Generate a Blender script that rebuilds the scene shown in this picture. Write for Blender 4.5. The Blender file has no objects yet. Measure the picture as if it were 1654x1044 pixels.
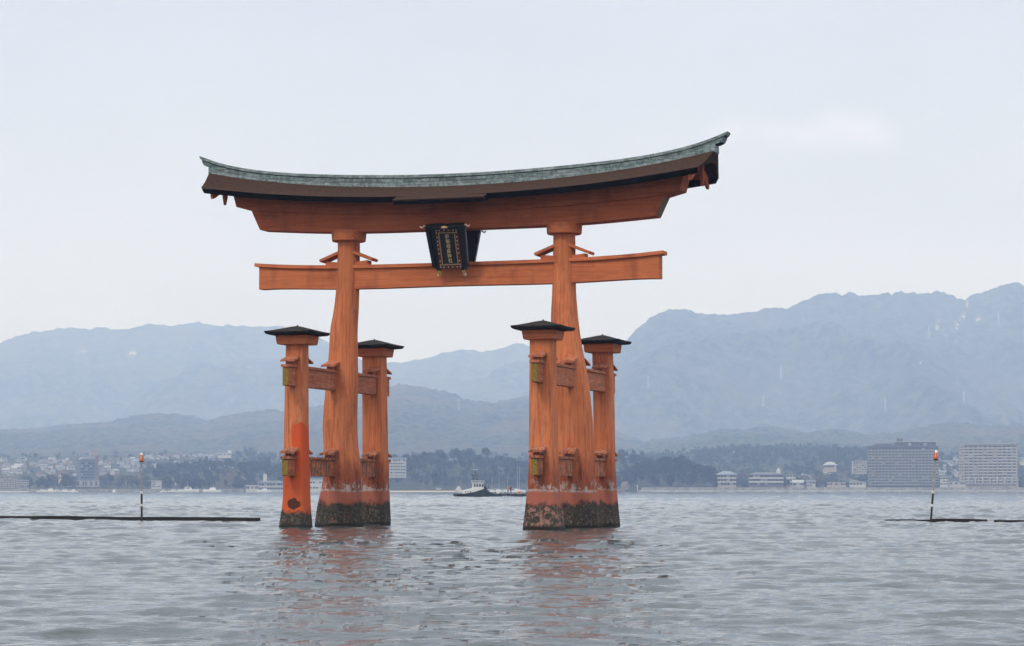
import bpy, bmesh, math, random
import numpy as np
from mathutils import Vector, Matrix
random.seed(7); RNG = np.random.default_rng(5)
S = bpy.context.scene; COL = S.collection
R_ = math.radians

# ------------------------------------------------------------------ camera
CH = 1.585; CD = 100.52; F = 3805.0; PITCH = .0708
cam = bpy.data.objects.new('camera', bpy.data.cameras.new('camera')); COL.objects.link(cam)
cam.location = (0, -CD, CH); cam.rotation_euler = (math.pi/2 + PITCH, 0, 0)
cam.data.sensor_width = 36; cam.data.lens = F/1654*36
cam.data.clip_start = .5; cam.data.clip_end = 60000
S.camera = cam
# ------------------------------------------------------------------ world and sun
SUN_EL, SUN_AZ = 48, -38            # sun behind the camera's left shoulder, behind cloud
w = bpy.data.worlds.new('World'); S.world = w; w.use_nodes = True
nt = w.node_tree; nt.nodes.clear(); N = nt.nodes; LK = nt.links.new
out = N.new('ShaderNodeOutputWorld'); bg = N.new('ShaderNodeBackground'); bg.inputs[1].default_value = .1
sky = N.new('ShaderNodeTexSky'); sky.sky_type = 'NISHITA'; sky.sun_disc = False
sky.sun_elevation = R_(SUN_EL); sky.sun_rotation = R_(180+SUN_AZ); sky.air_density = 1; sky.dust_density = 4
tc = N.new('ShaderNodeTexCoord'); sp = N.new('ShaderNodeSeparateXYZ'); LK(tc.outputs['Generated'], sp.inputs[0])
gr = N.new('ShaderNodeValToRGB'); LK(sp.outputs[2], gr.inputs[0])
el = gr.color_ramp.elements
el[0].position = 0; el[0].color = (.80, .82, .925, 1); el[1].position = 1; el[1].color = (1, 1, 1, 1)
for p_, c_ in ((.10, (.83, .85, .93, 1)), (.22, (.77, .81, .925, 1)), (.45, (.75, .80, .94, 1))):
    e = el.new(p_); e.color = c_
zb = N.new('ShaderNodeMapRange'); LK(sp.outputs[2], zb.inputs[0]); zb.inputs[1].default_value = .30; zb.inputs[2].default_value = 1
zb.inputs[3].default_value = 9.5; zb.inputs[4].default_value = 30
mp = N.new('ShaderNodeMapping'); LK(tc.outputs['Generated'], mp.inputs[0]); mp.inputs['Scale'].default_value = (4, 4, 11)
nz = N.new('ShaderNodeTexNoise'); LK(mp.outputs[0], nz.inputs[0]); nz.inputs['Scale'].default_value = 1.3; nz.inputs['Detail'].default_value = 6
nm = N.new('ShaderNodeMapRange'); LK(nz.outputs[0], nm.inputs[0]); nm.inputs[1].default_value = .35; nm.inputs[2].default_value = .7
nm.inputs[3].default_value = .94; nm.inputs[4].default_value = 1.05
# one small brighter cloud low on the right
cl = N.new('ShaderNodeVectorMath'); cl.operation = 'SUBTRACT'; LK(tc.outputs['Generated'], cl.inputs[0]); cl.inputs[1].default_value = (.1338, .979, .1511)
cs = N.new('ShaderNodeVectorMath'); cs.operation = 'MULTIPLY'; LK(cl.outputs[0], cs.inputs[0]); cs.inputs[1].default_value = (27, 8, 120)
cn = N.new('ShaderNodeTexNoise'); LK(tc.outputs['Generated'], cn.inputs[0]); cn.inputs['Scale'].default_value = 38; cn.inputs['Detail'].default_value = 5
cn2 = N.new('ShaderNodeVectorMath'); cn2.operation = 'MULTIPLY_ADD'; LK(cn.outputs[1], cn2.inputs[0]); cn2.inputs[1].default_value = (3, 3, 3); LK(cs.outputs[0], cn2.inputs[2])
cn3 = N.new('ShaderNodeVectorMath'); cn3.operation = 'SUBTRACT'; LK(cn2.outputs[0], cn3.inputs[0]); cn3.inputs[1].default_value = (1.5, 1.5, 1.5)
ln = N.new('ShaderNodeVectorMath'); ln.operation = 'LENGTH'; LK(cn3.outputs[0], ln.inputs[0])
cm = N.new('ShaderNodeMapRange'); LK(ln.outputs['Value'], cm.inputs[0]); cm.inputs[1].default_value = .2; cm.inputs[2].default_value = 1.15
cm.inputs[3].default_value = .2; cm.inputs[4].default_value = 0
m1 = N.new('ShaderNodeMath'); m1.operation = 'ADD'; LK(nm.outputs[0], m1.inputs[0]); LK(cm.outputs[0], m1.inputs[1])
m2 = N.new('ShaderNodeMath'); m2.operation = 'MULTIPLY'; LK(m1.outputs[0], m2.inputs[0]); LK(zb.outputs[0], m2.inputs[1])
sc_ = N.new('ShaderNodeVectorMath'); sc_.operation = 'SCALE'; LK(gr.outputs[0], sc_.inputs[0]); LK(m2.outputs[0], sc_.inputs['Scale'])
mx = N.new('ShaderNodeMix'); mx.data_type = 'RGBA'; mx.clamp_result = False; mx.inputs[0].default_value = .9
LK(sky.outputs[0], mx.inputs[6]); LK(sc_.outputs[0], mx.inputs[7]); LK(mx.outputs[2], bg.inputs[0]); LK(bg.outputs[0], out.inputs[0])
sl = bpy.data.lights.new('sun', 'SUN'); sl.energy = 1.5; sl.angle = R_(12); sl.color = (1, .96, .9)
so = bpy.data.objects.new('sun', sl); COL.objects.link(so)
sd = Vector((math.sin(R_(SUN_AZ))*math.cos(R_(SUN_EL)), -math.cos(R_(SUN_AZ))*math.cos(R_(SUN_EL)), math.sin(R_(SUN_EL))))
so.rotation_euler = sd.to_track_quat('Z', 'Y').to_euler(); so.location = (0, 0, 60)
S.view_settings.view_transform = 'Standard'; S.view_settings.look = 'None'
S.view_settings.exposure = 0; S.view_settings.gamma = 1
S.cycles.use_denoising = True; S.cycles.denoiser = 'OPENIMAGEDENOISE'; S.cycles.denoising_prefilter = 'ACCURATE'; S.cycles.denoising_input_passes = 'RGB_ALBEDO_NORMAL'; S.cycles.max_bounces = 6; S.cycles.volume_bounces = 2
S.cycles.transmission_bounces = 4

# ------------------------------------------------------------------ helpers
def mat(name, col=(.5, .5, .5), rough=.8, metal=0, spec=.3):
    m = bpy.data.materials.new(name); m.use_nodes = True
    b = m.node_tree.nodes['Principled BSDF']
    b.inputs['Base Color'].default_value = (*col, 1); b.inputs['Roughness'].default_value = rough
    b.inputs['Metallic'].default_value = metal; b.inputs['Specular IOR Level'].default_value = spec
    return m
class NG:                                    # small node-building helper
    def __init__(s, m): s.m = m; s.t = m.node_tree; s.b = s.t.nodes['Principled BSDF']
    def n(s, t, **k):
        x = s.t.nodes.new('ShaderNode'+t)
        for a, v in k.items(): setattr(x, a, v)
        return x
    def l(s, a, b): s.t.links.new(a, b)
    def obj(s): return s.n('TexCoord').outputs['Object']
    def map(s, v, sc=(1, 1, 1), loc=(0, 0, 0)):
        x = s.n('Mapping'); s.l(v, x.inputs[0]); x.inputs['Scale'].default_value = sc; x.inputs['Location'].default_value = loc; return x.outputs[0]
    def noise(s, v, scale=5, detail=5, rough=.55, out=0):
        x = s.n('TexNoise'); s.l(v, x.inputs[0]); x.inputs['Scale'].default_value = scale; x.inputs['Detail'].default_value = detail
        x.inputs['Roughness'].default_value = rough; return x.outputs[out]
    def rng(s, v, a, b, c=0, d=1, smooth=False):
        x = s.n('MapRange'); s.l(v, x.inputs[0])
        if smooth: x.interpolation_type = 'SMOOTHSTEP'
        for i, q in enumerate((a, b, c, d)): x.inputs[i+1].default_value = q
        return x.outputs[0]
    def math(s, op, a, b=None):
        x = s.n('Math', operation=op)
        for i, q in enumerate((a, b)):
            if q is None: continue
            if isinstance(q, (int, float)): x.inputs[i].default_value = q
            else: s.l(q, x.inputs[i])
        return x.outputs[0]
    def mix(s, f, a, b):
        x = s.n('Mix', data_type='RGBA')
        if isinstance(f, (int, float)): x.inputs[0].default_value = f
        else: s.l(f, x.inputs[0])
        for i, q in ((6, a), (7, b)):
            if isinstance(q, tuple): x.inputs[i].default_value = (*q, 1)
            else: s.l(q, x.inputs[i])
        return x.outputs[2]
    def xyz(s, v): x = s.n('SeparateXYZ'); s.l(v, x.inputs[0]); return x.outputs
    def bump(s, h, dist=.02, st=1.0):
        x = s.n('Bump'); s.l(h, x.inputs['Height']); x.inputs['Distance'].default_value = dist; x.inputs['Strength'].default_value = st
        s.l(x.outputs[0], s.b.inputs['Normal'])
    def col(s, c): s.l(c, s.b.inputs['Base Color'])

def simple(name, col, var=.15, scale=2., rough=.8, spec=.3, bump=0.):
    m = mat(name, col, rough, spec=spec); g = NG(m)
    a = tuple(c*(1-var) for c in col); b = tuple(min(1, c*(1+var)) for c in col)
    n = g.noise(g.obj(), scale, 6); g.col(g.mix(g.rng(n, .35, .65), a, b))
    if bump: g.bump(n, bump)
    return m

class MB:
    def __init__(s): s.v = []; s.f = []; s.mi = []
    def add(s, vs, fs, mi=0):
        o = len(s.v); s.v += [tuple(v) for v in vs]
        for f in fs: s.f.append([i+o for i in f]); s.mi.append(mi)
    def loft(s, rings, closed=True, caps=True, mi=0):
        n = len(rings[0]); vs = [p for r in rings for p in r]; fs = []
        for k in range(len(rings)-1):
            for i in range(n if closed else n-1):
                j = (i+1) % n; fs.append((k*n+i, k*n+j, (k+1)*n+j, (k+1)*n+i))
        if caps: fs.append(tuple(range(n))[::-1]); fs.append(tuple((len(rings)-1)*n+i for i in range(n)))
        s.add(vs, fs, mi)
    def box(s, x0, x1, y0, y1, z0, z1, mi=0):
        s.loft([[(x0, y0, z), (x1, y0, z), (x1, y1, z), (x0, y1, z)] for z in (z0, z1)], mi=mi)
    def bar(s, a, b, r, r2=None, n=8, mi=0):
        a = Vector(a); b = Vector(b); d = (b-a).normalized(); u = d.orthogonal().normalized(); v = d.cross(u)
        r2 = r if r2 is None else r2
        s.loft([[tuple(c+q*(u*math.cos(t)+v*math.sin(t))) for t in [2*math.pi*i/n for i in range(n)]] for c, q in ((a, r), (b, r2))], mi=mi)
    def lathe(s, prof, n=24, c=(0, 0), mi=0):
        s.loft([[(c[0]+r*math.cos(2*math.pi*i/n), c[1]+r*math.sin(2*math.pi*i/n), z) for i in range(n)] for r, z in prof], mi=mi)
    def build(s, name, m, parent=None, smooth=False, bevel=0, loc=None):
        me = bpy.data.meshes.new(name); me.from_pydata(s.v, [], s.f)
        for q in (m if isinstance(m, (list, tuple)) else [m]): me.materials.append(q)
        me.polygons.foreach_set('material_index', s.mi)
        bm = bmesh.new(); bm.from_mesh(me); bmesh.ops.recalc_face_normals(bm, faces=bm.faces)
        if bevel:
            es = [e for e in bm.edges if len(e.link_faces) == 2 and e.calc_face_angle(0) > .5]
            bmesh.ops.bevel(bm, geom=es, offset=bevel, segments=2, affect='EDGES', clamp_overlap=True)
        bm.to_mesh(me); bm.free()
        if smooth:
            me.polygons.foreach_set('use_smooth', [True]*len(me.polygons))
            try: me.set_sharp_from_angle(angle=R_(35))
            except Exception: pass
        o = bpy.data.objects.new(name, me); COL.objects.link(o)
        if parent: o.parent = parent
        if loc: o.location = loc
        return o
def tag(o, label, cat, group=None, kind=None):
    o['label'] = label
    if cat: o['category'] = cat
    if group: o['group'] = group
    if kind: o['kind'] = kind
    return o
def empty(name, loc=(0, 0, 0), rz=0):
    o = bpy.data.objects.new(name, None); COL.objects.link(o); o.location = loc; o.rotation_euler = (0, 0, rz); return o
def copy_tree(o, parent=None):
    kids = list(o.children); c = o.copy(); COL.objects.link(c); c.parent = parent
    for k in kids: copy_tree(k, c)
    return c
def npmesh(name, V, Fq, m, attrs=None, smooth=True):
    me = bpy.data.meshes.new(name); k = Fq.shape[1]
    me.vertices.add(len(V)); me.vertices.foreach_set('co', V.astype(np.float32).ravel())
    me.loops.add(Fq.size); me.loops.foreach_set('vertex_index', Fq.astype(np.int32).ravel())
    me.polygons.add(len(Fq)); me.polygons.foreach_set('loop_start', np.arange(0, Fq.size, k, dtype=np.int32))
    me.update(calc_edges=True); me.materials.append(m)
    if smooth: me.polygons.foreach_set('use_smooth', np.ones(len(Fq), dtype=bool))
    for n_, a in (attrs or {}).items():
        at_ = me.attributes.new(n_, 'FLOAT', 'POINT'); at_.data.foreach_set('value', a.astype(np.float32))
    o = bpy.data.objects.new(name, me); COL.objects.link(o); return o
def grid_faces(nr, nc, wrap=False):
    i = np.arange(nr-1)[:, None]*nc; j = np.arange(nc if wrap else nc-1)[None, :]; j2 = (j+1) % nc
    return np.stack([i+j, i+j2, i+nc+j2, i+nc+j], -1).reshape(-1, 4)
def _h(ix, iy, s):
    n = (ix.astype(np.int64)*374761393 + iy.astype(np.int64)*668265263 + s*974711) & 0x7fffffff
    n = ((n ^ (n >> 13))*1274126177) & 0x7fffffff
    return ((n ^ (n >> 16)) & 0xffff)/65535.
def vnoise(x, y, s=0):
    ix = np.floor(x); iy = np.floor(y); fx = x-ix; fy = y-iy; fx = fx*fx*(3-2*fx); fy = fy*fy*(3-2*fy)
    return (_h(ix, iy, s)*(1-fx)*(1-fy)+_h(ix+1, iy, s)*fx*(1-fy)+_h(ix, iy+1, s)*(1-fx)*fy+_h(ix+1, iy+1, s)*fx*fy)*2-1
def fbm(x, y, o=5, s=0, g=.5):
    a = 1; t = 0; r = 0
    for k in range(o): r = r+a*vnoise(x*2**k+k*17.3, y*2**k-k*9.1, s+k); t += a; a *= g
    return r/t
def sst(a, b, x): t = np.clip((x-a)/(b-a), 0, 1); return t*t*(3-2*t)
def X_of(u, R): return (u-827)/F*R           # azimuth (photo column) and depth to world x
def Z_of(v, R): return CH+(792-v)/F*R*1.0    # height of a point seen at photo row v at depth R
def W(u, R, z=0.): return (X_of(u, R), R-CD, z)
def ip(x, xs, ys): return float(np.interp(x, xs, ys))

# ------------------------------------------------------------------ materials of the gate
def wood(name, base, dark, pillar=False, fresh=False, beam=False, worn=False):
    m = mat(name, base, .68, spec=.1); g = NG(m); o = g.obj(); z = g.xyz(o)[2]
    big = g.noise(g.map(o, (.6, .6, .35) if not beam else (.25, .6, 1.2)), 1.6, 5)
    sc = (7, 7, .38) if not beam else (.35, 6, 9)
    st = g.noise(g.map(o, sc), 1.4, 8, .62)
    c = g.mix(g.rng(big, .3, .7), tuple(q*.86 for q in base), tuple(q*1.13 for q in base))
    c = g.mix(g.math('MULTIPLY', g.rng(st, .46, .66), .6), c, dark)
    kn = g.noise(g.map(o, (1.1, 1.1, .5) if not beam else (.5, 1, 2.2), (5, 3, 1)), 1.3, 4, .6)
    c = g.mix(g.math('MULTIPLY', g.rng(kn, .42, .30), .4), c, tuple(min(.9, q*1.35+.01) for q in base))
    if pillar:
        bn = g.noise(g.map(o, (1.3, 1.3, .55), (7, 7, 7)), 1.5, 7, .66)
        c = g.mix(g.math('MULTIPLY', g.rng(bn, .52, .66), .55), c, (.30, .085, .042))
        cr = g.noise(g.map(o, (3.6, 3.6, .3), (3, 1, 0)), 1.7, 9, .74)              # long drying cracks, worse low down
        k = g.math('MULTIPLY', g.rng(cr, .57, .70), g.rng(z, 10.5, 6.5, .1, .85))
        c = g.mix(k, c, (.075, .03, .018))
        pale = g.noise(g.map(o, (3, 3, .5), (9, 2, 5)), 1.1, 6)
        c = g.mix(g.math('MULTIPLY', g.rng(pale, .56, .72), .35), c, (.60, .30, .18))
        if fresh:                                                             # repainted strip on one sleeve pillar
            x = g.xyz(o)[0]; wob = g.noise(g.map(o, (2, 2, .8)), 2, 4)
            xx = g.math('ADD', x, g.math('MULTIPLY', wob, .35))
            top = g.math('ADD', z, g.math('MULTIPLY', wob, 1.2))
            f1 = g.math('MULTIPLY', g.rng(xx, -5.22, -5.16), g.rng(top, 4.95, 4.87))
            f2 = g.math('MULTIPLY', g.rng(top, 2.8, 2.4), .85)
            c = g.mix(g.math('MAXIMUM', f1, f2), c, (.56, .085, .022))
        wz = g.math('ADD', z, g.math('MULTIPLY', g.math('SUBTRACT', g.noise(g.map(o, (1, 1, .6)), 2.1, 9, .72), .5), 1.25))
        ws = g.math('ADD', z, g.math('MULTIPLY', g.math('SUBTRACT', g.noise(g.map(o, (1, 1, .3)), 3.4, 7, .75), .5), 1.1))
        wt = g.math('ADD', z, g.math('MULTIPLY', g.math('SUBTRACT', g.noise(g.map(o, (.5, .5, .3)), 1.1, 3, .5), .5), .35))
        low = (.27, .062, .032) if not fresh else (.54, .095, .026)
        c = g.mix(g.rng(ws, 3.1, 2.1, 0, .75), c, low)                          # damp, darker zone
        dk = g.noise(g.map(o, (4, 4, .6), (2, 7, 1)), 2.2, 7, .7)
        c = g.mix(g.math('MULTIPLY', g.rng(dk, .48, .62), g.rng(ws, 3.3, 2.3, 0, .65 if not fresh else .15)), c, (.05, .025, .02))
        c = g.mix(g.rng(wt, 1.60, 1.55, 0, .9), c, (.36, .115, .075) if not fresh else (.54, .105, .032))
        if not fresh:                                                            # salt scar line with pale flakes
            line = g.math('MULTIPLY', g.rng(wt, 1.53, 1.57), g.rng(wt, 1.66, 1.62)); ln_ = g.noise(o, 4, 5)
            c = g.mix(g.math('MULTIPLY', line, g.rng(ln_, .42, .55, 0, .55)), c, (.5, .45, .42))
            sp_ = g.noise(g.map(o, (1.5, 1.5, 1.1)), 2.4, 9, .72)
            band = g.math('MULTIPLY', g.rng(wt, 1.5, 1.62), g.rng(ws, 2.05, 1.7))
            c = g.mix(g.math('MULTIPLY', band, g.rng(sp_, .51, .56, 0, .85)), c, (.46, .43, .40))
            spd = g.noise(g.map(o, (2.5, 2.5, 1.), (4, 8, 2)), 2.4, 8, .7)
            c = g.mix(g.math('MULTIPLY', band, g.rng(spd, .53, .60, 0, .8)), c, (.06, .045, .04))
        hb = .70 if fresh else (1.0 if worn else 1.02)
        brn = g.rng(wz, hb+.09, hb-.06)
        bl = g.noise(o, 7, 9, .78); bl2 = g.noise(o, 4.5 if worn else 1.9, 6, .66); bl3 = g.noise(o, 15, 5, .7)
        bc = g.mix(g.rng(bl3, .42, .62), (.024, .020, .015), (.095, .080, .060))
        bc = g.mix(g.math('MULTIPLY', g.rng(bl, .53, .64), g.rng(z, 1.0, .3, .35, .95)), bc, (.24, .19, .155))
        bc = g.mix(g.math('MULTIPLY', g.rng(bl2, *((.50, .56) if worn else (.60, .66))), .85 if worn else .6), bc, (.36, .18, .14) if worn else (.27, .115, .085))
        bc = g.mix(g.rng(g.math('SUBTRACT', z, g.math('MULTIPLY', bl2, .2)), .10, .0), bc, (.022, .02, .013))
        c = g.mix(brn, c, bc)
        if fresh:                                                                # dark scab inside a ring of fresh paint
            P = g.xyz(o); dx = g.math('SUBTRACT', P[0], -5.22); dz = g.math('SUBTRACT', P[2], 1.02)
            dd = g.math('ADD', g.math('ADD', g.math('MULTIPLY', g.math('MULTIPLY', dx, dx), 7.5), g.math('MULTIPLY', g.math('MULTIPLY', dz, dz), 9)), g.math('MULTIPLY', g.math('SUBTRACT', g.noise(o, 2.4, 6), .5), 2.6))
            fr = g.math('LESS_THAN', P[1], -4.8)
            c = g.mix(g.math('MULTIPLY', fr, g.rng(dd, 1.35, 1.2, 0, .9)), c, (.52, .10, .03))
            c = g.mix(g.math('MULTIPLY', fr, g.rng(dd, .62, .52, 0, .95)), c, (.055, .02, .012))
        h = g.math('ADD', g.math('MULTIPLY', st, .4), g.math('ADD', g.math('MULTIPLY', cr, .8), g.math('MULTIPLY', g.math('MULTIPLY', bl, brn), 1.6)))
        g.bump(h, .045)
        g.l(g.rng(wz, .1, .9, .6, .7), g.b.inputs['Roughness'])
    else:
        stn = g.noise(g.map(o, (1.2, 1, .5), (4, 0, 2)), 1.1, 6, .6)
        c = g.mix(g.math('MULTIPLY', g.rng(stn, .52, .70), .45), c, (.16, .045, .025))
        g.bump(g.math('ADD', g.math('MULTIPLY', st, .5), big), .012)
    g.col(c); return m
OR = (.60, .188, .074); DK = (.27, .062, .026)
M_pil = wood('weathered vermilion trunk', OR, DK, pillar=True)
M_pilw = wood('worn vermilion trunk', OR, DK, pillar=True, worn=True)
M_pilf = wood('repainted vermilion trunk', OR, DK, pillar=True, fresh=True)
M_beam = wood('vermilion beam', (.53, .155, .060), (.31, .065, .026), beam=True)
M_lint = wood('vermilion lintel', (.47, .122, .046), (.27, .05, .022), beam=True)
def side_wood(nm, dirt):
    m = mat(nm, OR, .75, spec=.2); g = NG(m); o = g.obj(); z = g.xyz(o)[2]
    a = g.noise(g.map(o, (5, 1, 5)), 1.7, 8, .7); v = g.noise(g.map(o, (6, 3, .8)), 2.2, 7, .7)
    c = g.mix(g.rng(a, .36, .62), (.28, .085, .045), (.52, .175, .08))
    c = g.mix(g.math('MINIMUM', g.rng(v, .46, .66, 0, dirt), .85), c, (.075, .055, .04))
    g.col(c); g.bump(a, .03); return m
M_side = side_wood('weathered side beam', .4); M_sideL = side_wood('stained side beam', 1.6)
M_ochre = simple('ochre end plate', (.21, .135, .018), .3, 9, .7)
M_bark = simple('brown bark thatch', (.036, .018, .011), .4, 9, .95, .1, .02)
M_black = simple('black fittings and eave shade', (.006, .005, .005), .4, 8, 1, .05)  # plain black fittings; on the eaves it paints the bark edge's shade
M_cap = simple('dark bark cap roof', (.013, .011, .010), .5, 6, .9, .2, .02)
M_endgr = simple('weathered end grain', (.19, .12, .075), .35, 8, .9)
def tile_mat():
    m = mat('grey green copper tiles', (.2, .25, .24), .6, spec=.4); g = NG(m); o = g.obj(); s = g.xyz(o)
    cb = g.n('CombineXYZ'); g.l(s[0], cb.inputs[0]); g.l(s[2], cb.inputs[1])
    br = g.n('TexBrick'); g.l(cb.outputs[0], br.inputs[0])
    br.inputs['Color1'].default_value = (.07, .11, .105, 1); br.inputs['Color2'].default_value = (.19, .24, .24, 1)
    br.inputs['Mortar'].default_value = (.05, .07, .07, 1); br.inputs['Scale'].default_value = 1
    br.inputs['Brick Width'].default_value = .42; br.inputs['Row Height'].default_value = .13
    br.inputs['Mortar Size'].default_value = .012; br.inputs['Bias'].default_value = -.1
    n1 = g.noise(g.map(o, (2.6, 3, 3)), 1.6, 9, .75)
    c = g.mix(g.rng(n1, .46, .62, 0, .8), br.outputs[0], (.30, .35, .36)); 
    n2 = g.noise(g.map(o, (2.5, 2, 6)), 1.8, 6, .7)
    c = g.mix(g.rng(n2, .5, .68, 0, .75), c, (.035, .055, .05))
    g.col(c); g.bump(g.math('ADD', br.outputs[1], g.math('MULTIPLY', n1, -.6)), .012, -1); return m
M_tile = tile_mat()
M_lacq = simple('black lacquer', (.006, .005, .005), .5, 5, .45, .4)
M_field = simple('black name field', (.004, .004, .005), .3, 5, .3, .5)
M_redbr = simple('brown red lacquer', (.075, .022, .012), .3, 7, .5, .4)
M_gold = mat('dull gilt', (.42, .27, .13), .45, .4); M_letter = mat('gilt lettering', (.62, .42, .22), .5, .2)
M_brass = mat('bright brass fitting', (.72, .5, .38), .4, .3)
M_goldy = mat('yellow gilt fitting', (.38, .27, .04), .5, .2)

# ------------------------------------------------------------------ the great gate
TX = -2.407; TH = .307
gate = empty('torii_gate', (TX, 0, 0), -TH)
tag(gate, 'large weathered vermilion wooden gate standing in the shallow sea', 'gate')
# local frame: x along the beams, y away from the camera, z up, z=0 the water

def trunk(name, table, m, n=56, sq=0., seed=0, z0=-.9, yc=0., crack=.03):
    """table rows: z, centre x, half width"""
    zs = np.array([r[0] for r in table]); cx = np.array([r[1] for r in table]); hw = np.array([r[2] for r in table])
    Z = np.concatenate([[z0], np.linspace(zs[0], zs[-1], 110)])
    c = np.mean([np.interp(Z+d, zs, cx) for d in (-.25, 0, .25)], 0)[:, None]; r = np.mean([np.interp(Z+d, zs, hw) for d in (-.25, 0, .25)], 0)[:, None]
    a = (2*math.pi*np.arange(n)/n)[None, :]; ca, sa = np.cos(a), np.sin(a); zz = Z[:, None]+0*a
    k = (np.abs(ca)**sq+np.abs(sa)**sq)**(-1/sq) if sq else 1.
    low = np.clip((8.5-zz)/5, 0, 1); q = 1 if sq else 1.4
    t = np.clip((a-5.3)/(2*math.pi-5.3), 0, 1)          # blend so that the noise closes round the trunk
    nn = fbm(a*2.2*q+seed*10+0*zz, zz*.18+seed, 4, seed)*(1-t)+fbm((a-2*math.pi)*2.2*q+seed*10+0*zz, zz*.18+seed, 4, seed)*t
    n2 = fbm(a*6+seed*3.+0*zz, zz*.35, 3, seed+5)*(1-t)+fbm((a-2*math.pi)*6+seed*3.+0*zz, zz*.35, 3, seed+5)*t
    rr = r*k*(1+crack*(.4+low)*nn+crack*.7*low*n2)
    X = c+rr*ca; Y = yc+rr*sa
    rings = [[(X[i, j], Y[i, j], Z[i]) for j in range(n)] for i in range(len(Z))]; mb = MB()
    mb.loft(rings)
    return mb.build(name, m, gate, smooth=True)

LM = [(0, -5.34, 1.02), (.8, -5.30, .96), (1.5, -5.24, .88), (2.0, -5.19, .81), (2.6, -5.18, .79), (3.1, -5.22, .76), (3.55, -5.27, .74), (4.45, -5.31, .74),
      (5.1, -5.29, .72), (5.9, -5.24, .69), (6.7, -5.18, .66), (8.6, -5.13, .60), (9.3, -5.03, .55), (10.25, -4.96, .51), (12.0, -4.92, .485), (12.4, -4.92, .485)]
RM = [(0, 5.5, .94), (.5, 5.46, .93), (1.2, 5.40, .90), (1.8, 5.33, .86), (2.5, 5.28, .83), (3.5, 5.25, .81), (4.5, 5.22, .80), (5.5, 5.16, .77), (6.45, 5.08, .73),
      (7.4, 4.97, .66), (8.15, 4.89, .61), (9.0, 4.84, .565), (9.9, 4.83, .50), (12.4, 4.845, .46)]
LF = [(0, -5.37, .60), (.6, -5.35, .53), (1.0, -5.33, .49), (2.2, -5.345, .465), (4.3, -5.36, .43), (5.9, -5.355, .415), (7.65, -5.35, .40)]
LB = [(0, -5.43, .61), (.95, -5.40, .555), (2.5, -5.43, .515), (4.15, -5.45, .50), (7.65, -5.50, .475)]
RF = [(0, 5.375, .765), (.6, 5.35, .67), (1.2, 5.34, .62), (2.0, 5.335, .545), (3.9, 5.325, .505), (5.8, 5.32, .485), (7.65, 5.32, .475)]
RB = [(0, 5.26, .64), (.7, 5.28, .56), (1.5, 5.3, .475), (2.2, 5.3, .43), (4.1, 5.28, .42), (5.35, 5.27, .42), (7.65, 5.22, .41)]
for tb, sd_ in ((LM, 1), (RM, 2)):
    p = trunk('main_pillar', tb, M_pil, 72, 0, sd_, crack=.055)
    cx = tb[-1][1]; mb = MB()
    mb.lathe([(.70, 12.36), (.735, 12.40), (.76, 12.72), (.76, 12.82)], 48, (cx, 0)); mb.build('pillar_cap', M_beam, p, smooth=True)
def sleeve(tb, yc, m, sd_):
    p = trunk('sleeve_pillar', tb, m, 56, 5.5, sd_, yc=yc, crack=.025); cx = tb[-1][1]
    mb = MB()
    mb.loft([[(cx-q, yc-q, z), (cx+q, yc-q, z), (cx+q, yc+q, z), (cx-q, yc+q, z)] for q, z in ((.645, 7.6), (.70, 7.97))])
    mb.build('abacus', M_beam, p, bevel=.02)
    mb = MB(); n = 12
    def ring(hw, z, up=0.):
        r = []
        for i in range(4):
            a0 = [(-1, -1), (1, -1), (1, 1), (-1, 1)][i]; a1 = [(1, -1), (1, 1), (-1, 1), (-1, -1)][i]
            for k in range(n):
                t = k/n; x = a0[0]+(a1[0]-a0[0])*t; y = a0[1]+(a1[1]-a0[1])*t
                r.append((cx+x*hw, yc+y*hw, z+up*(abs(2*t-1)**2.5)))
        return r
    mb.loft([ring(.74, 7.972), ring(.96, 7.99, .015), ring(1.02, 8.02, .02), ring(1.055, 8.10, .035), ring(.80, 8.175, .01), ring(.48, 8.27), ring(.2, 8.35), ring(.06, 8.38)])
    mb.build('cap_roof', M_cap, p)
    mb = MB(); mb.lathe([(.035, 8.37), (.04, 8.40), (.012, 8.43)], 8, (cx, yc)); mb.build('finial', M_cap, p)
sleeve(LF, -4.68, M_pilf, 3); sleeve(LB, 4.68, M_pil, 4); sleeve(RF, -4.68, M_pilw, 6); sleeve(RB, 4.68, M_pil, 8)

def beam(name, m, xs, y0, y1, zb, zt, x0b, x0t, x1b=None, x1t=None, bevel=.015):
    """curved beam: zb, zt functions of x; ends slant from x0b (bottom) to x0t (top)"""
    mb = MB(); rings = []
    x1b = x0b if x1b is None else x1b; x1t = x0t if x1t is None else x1t
    for s in np.linspace(-1, 1, xs):
        xb = s*(x1b if s > 0 else x0b); xt = s*(x1t if s > 0 else x0t)
        rings.append([(xb, y0, zb(xb)), (xb, y1, zb(xb)), (xt, y1, zt(xt)), (xt, y0, zt(xt))])
    mb.loft(rings); return mb.build(name, m, gate, smooth=True)
AX = lambda xs, ys: (lambda x: ip(abs(x), xs, ys))
def curve(xs, ys):
    c = np.polyfit(np.array(xs)**2, ys, 3); return lambda x: float(np.polyval(c, min(abs(x), xs[-1])**2))
z_rt = curve([0, 2.5, 4.9, 7.2, 9.1, 10.7, 11.95], [15.13, 15.155, 15.235, 15.415, 15.66, 15.93, 16.40])
z_br = curve([0, 2.5, 4.86, 7.2, 9.2, 11.4, 11.9], [14.58, 14.63, 14.73, 14.94, 15.2, 15.58, 15.72])
z_ea = curve([0, 4.3, 6.4, 7.9, 9.1, 11.1], [13.98, 14.09, 14.21, 14.34, 14.48, 14.73])
z_nb = curve([0, 4, 5.5, 9.1], [10.30, 10.28, 10.30, 10.36])
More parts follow.
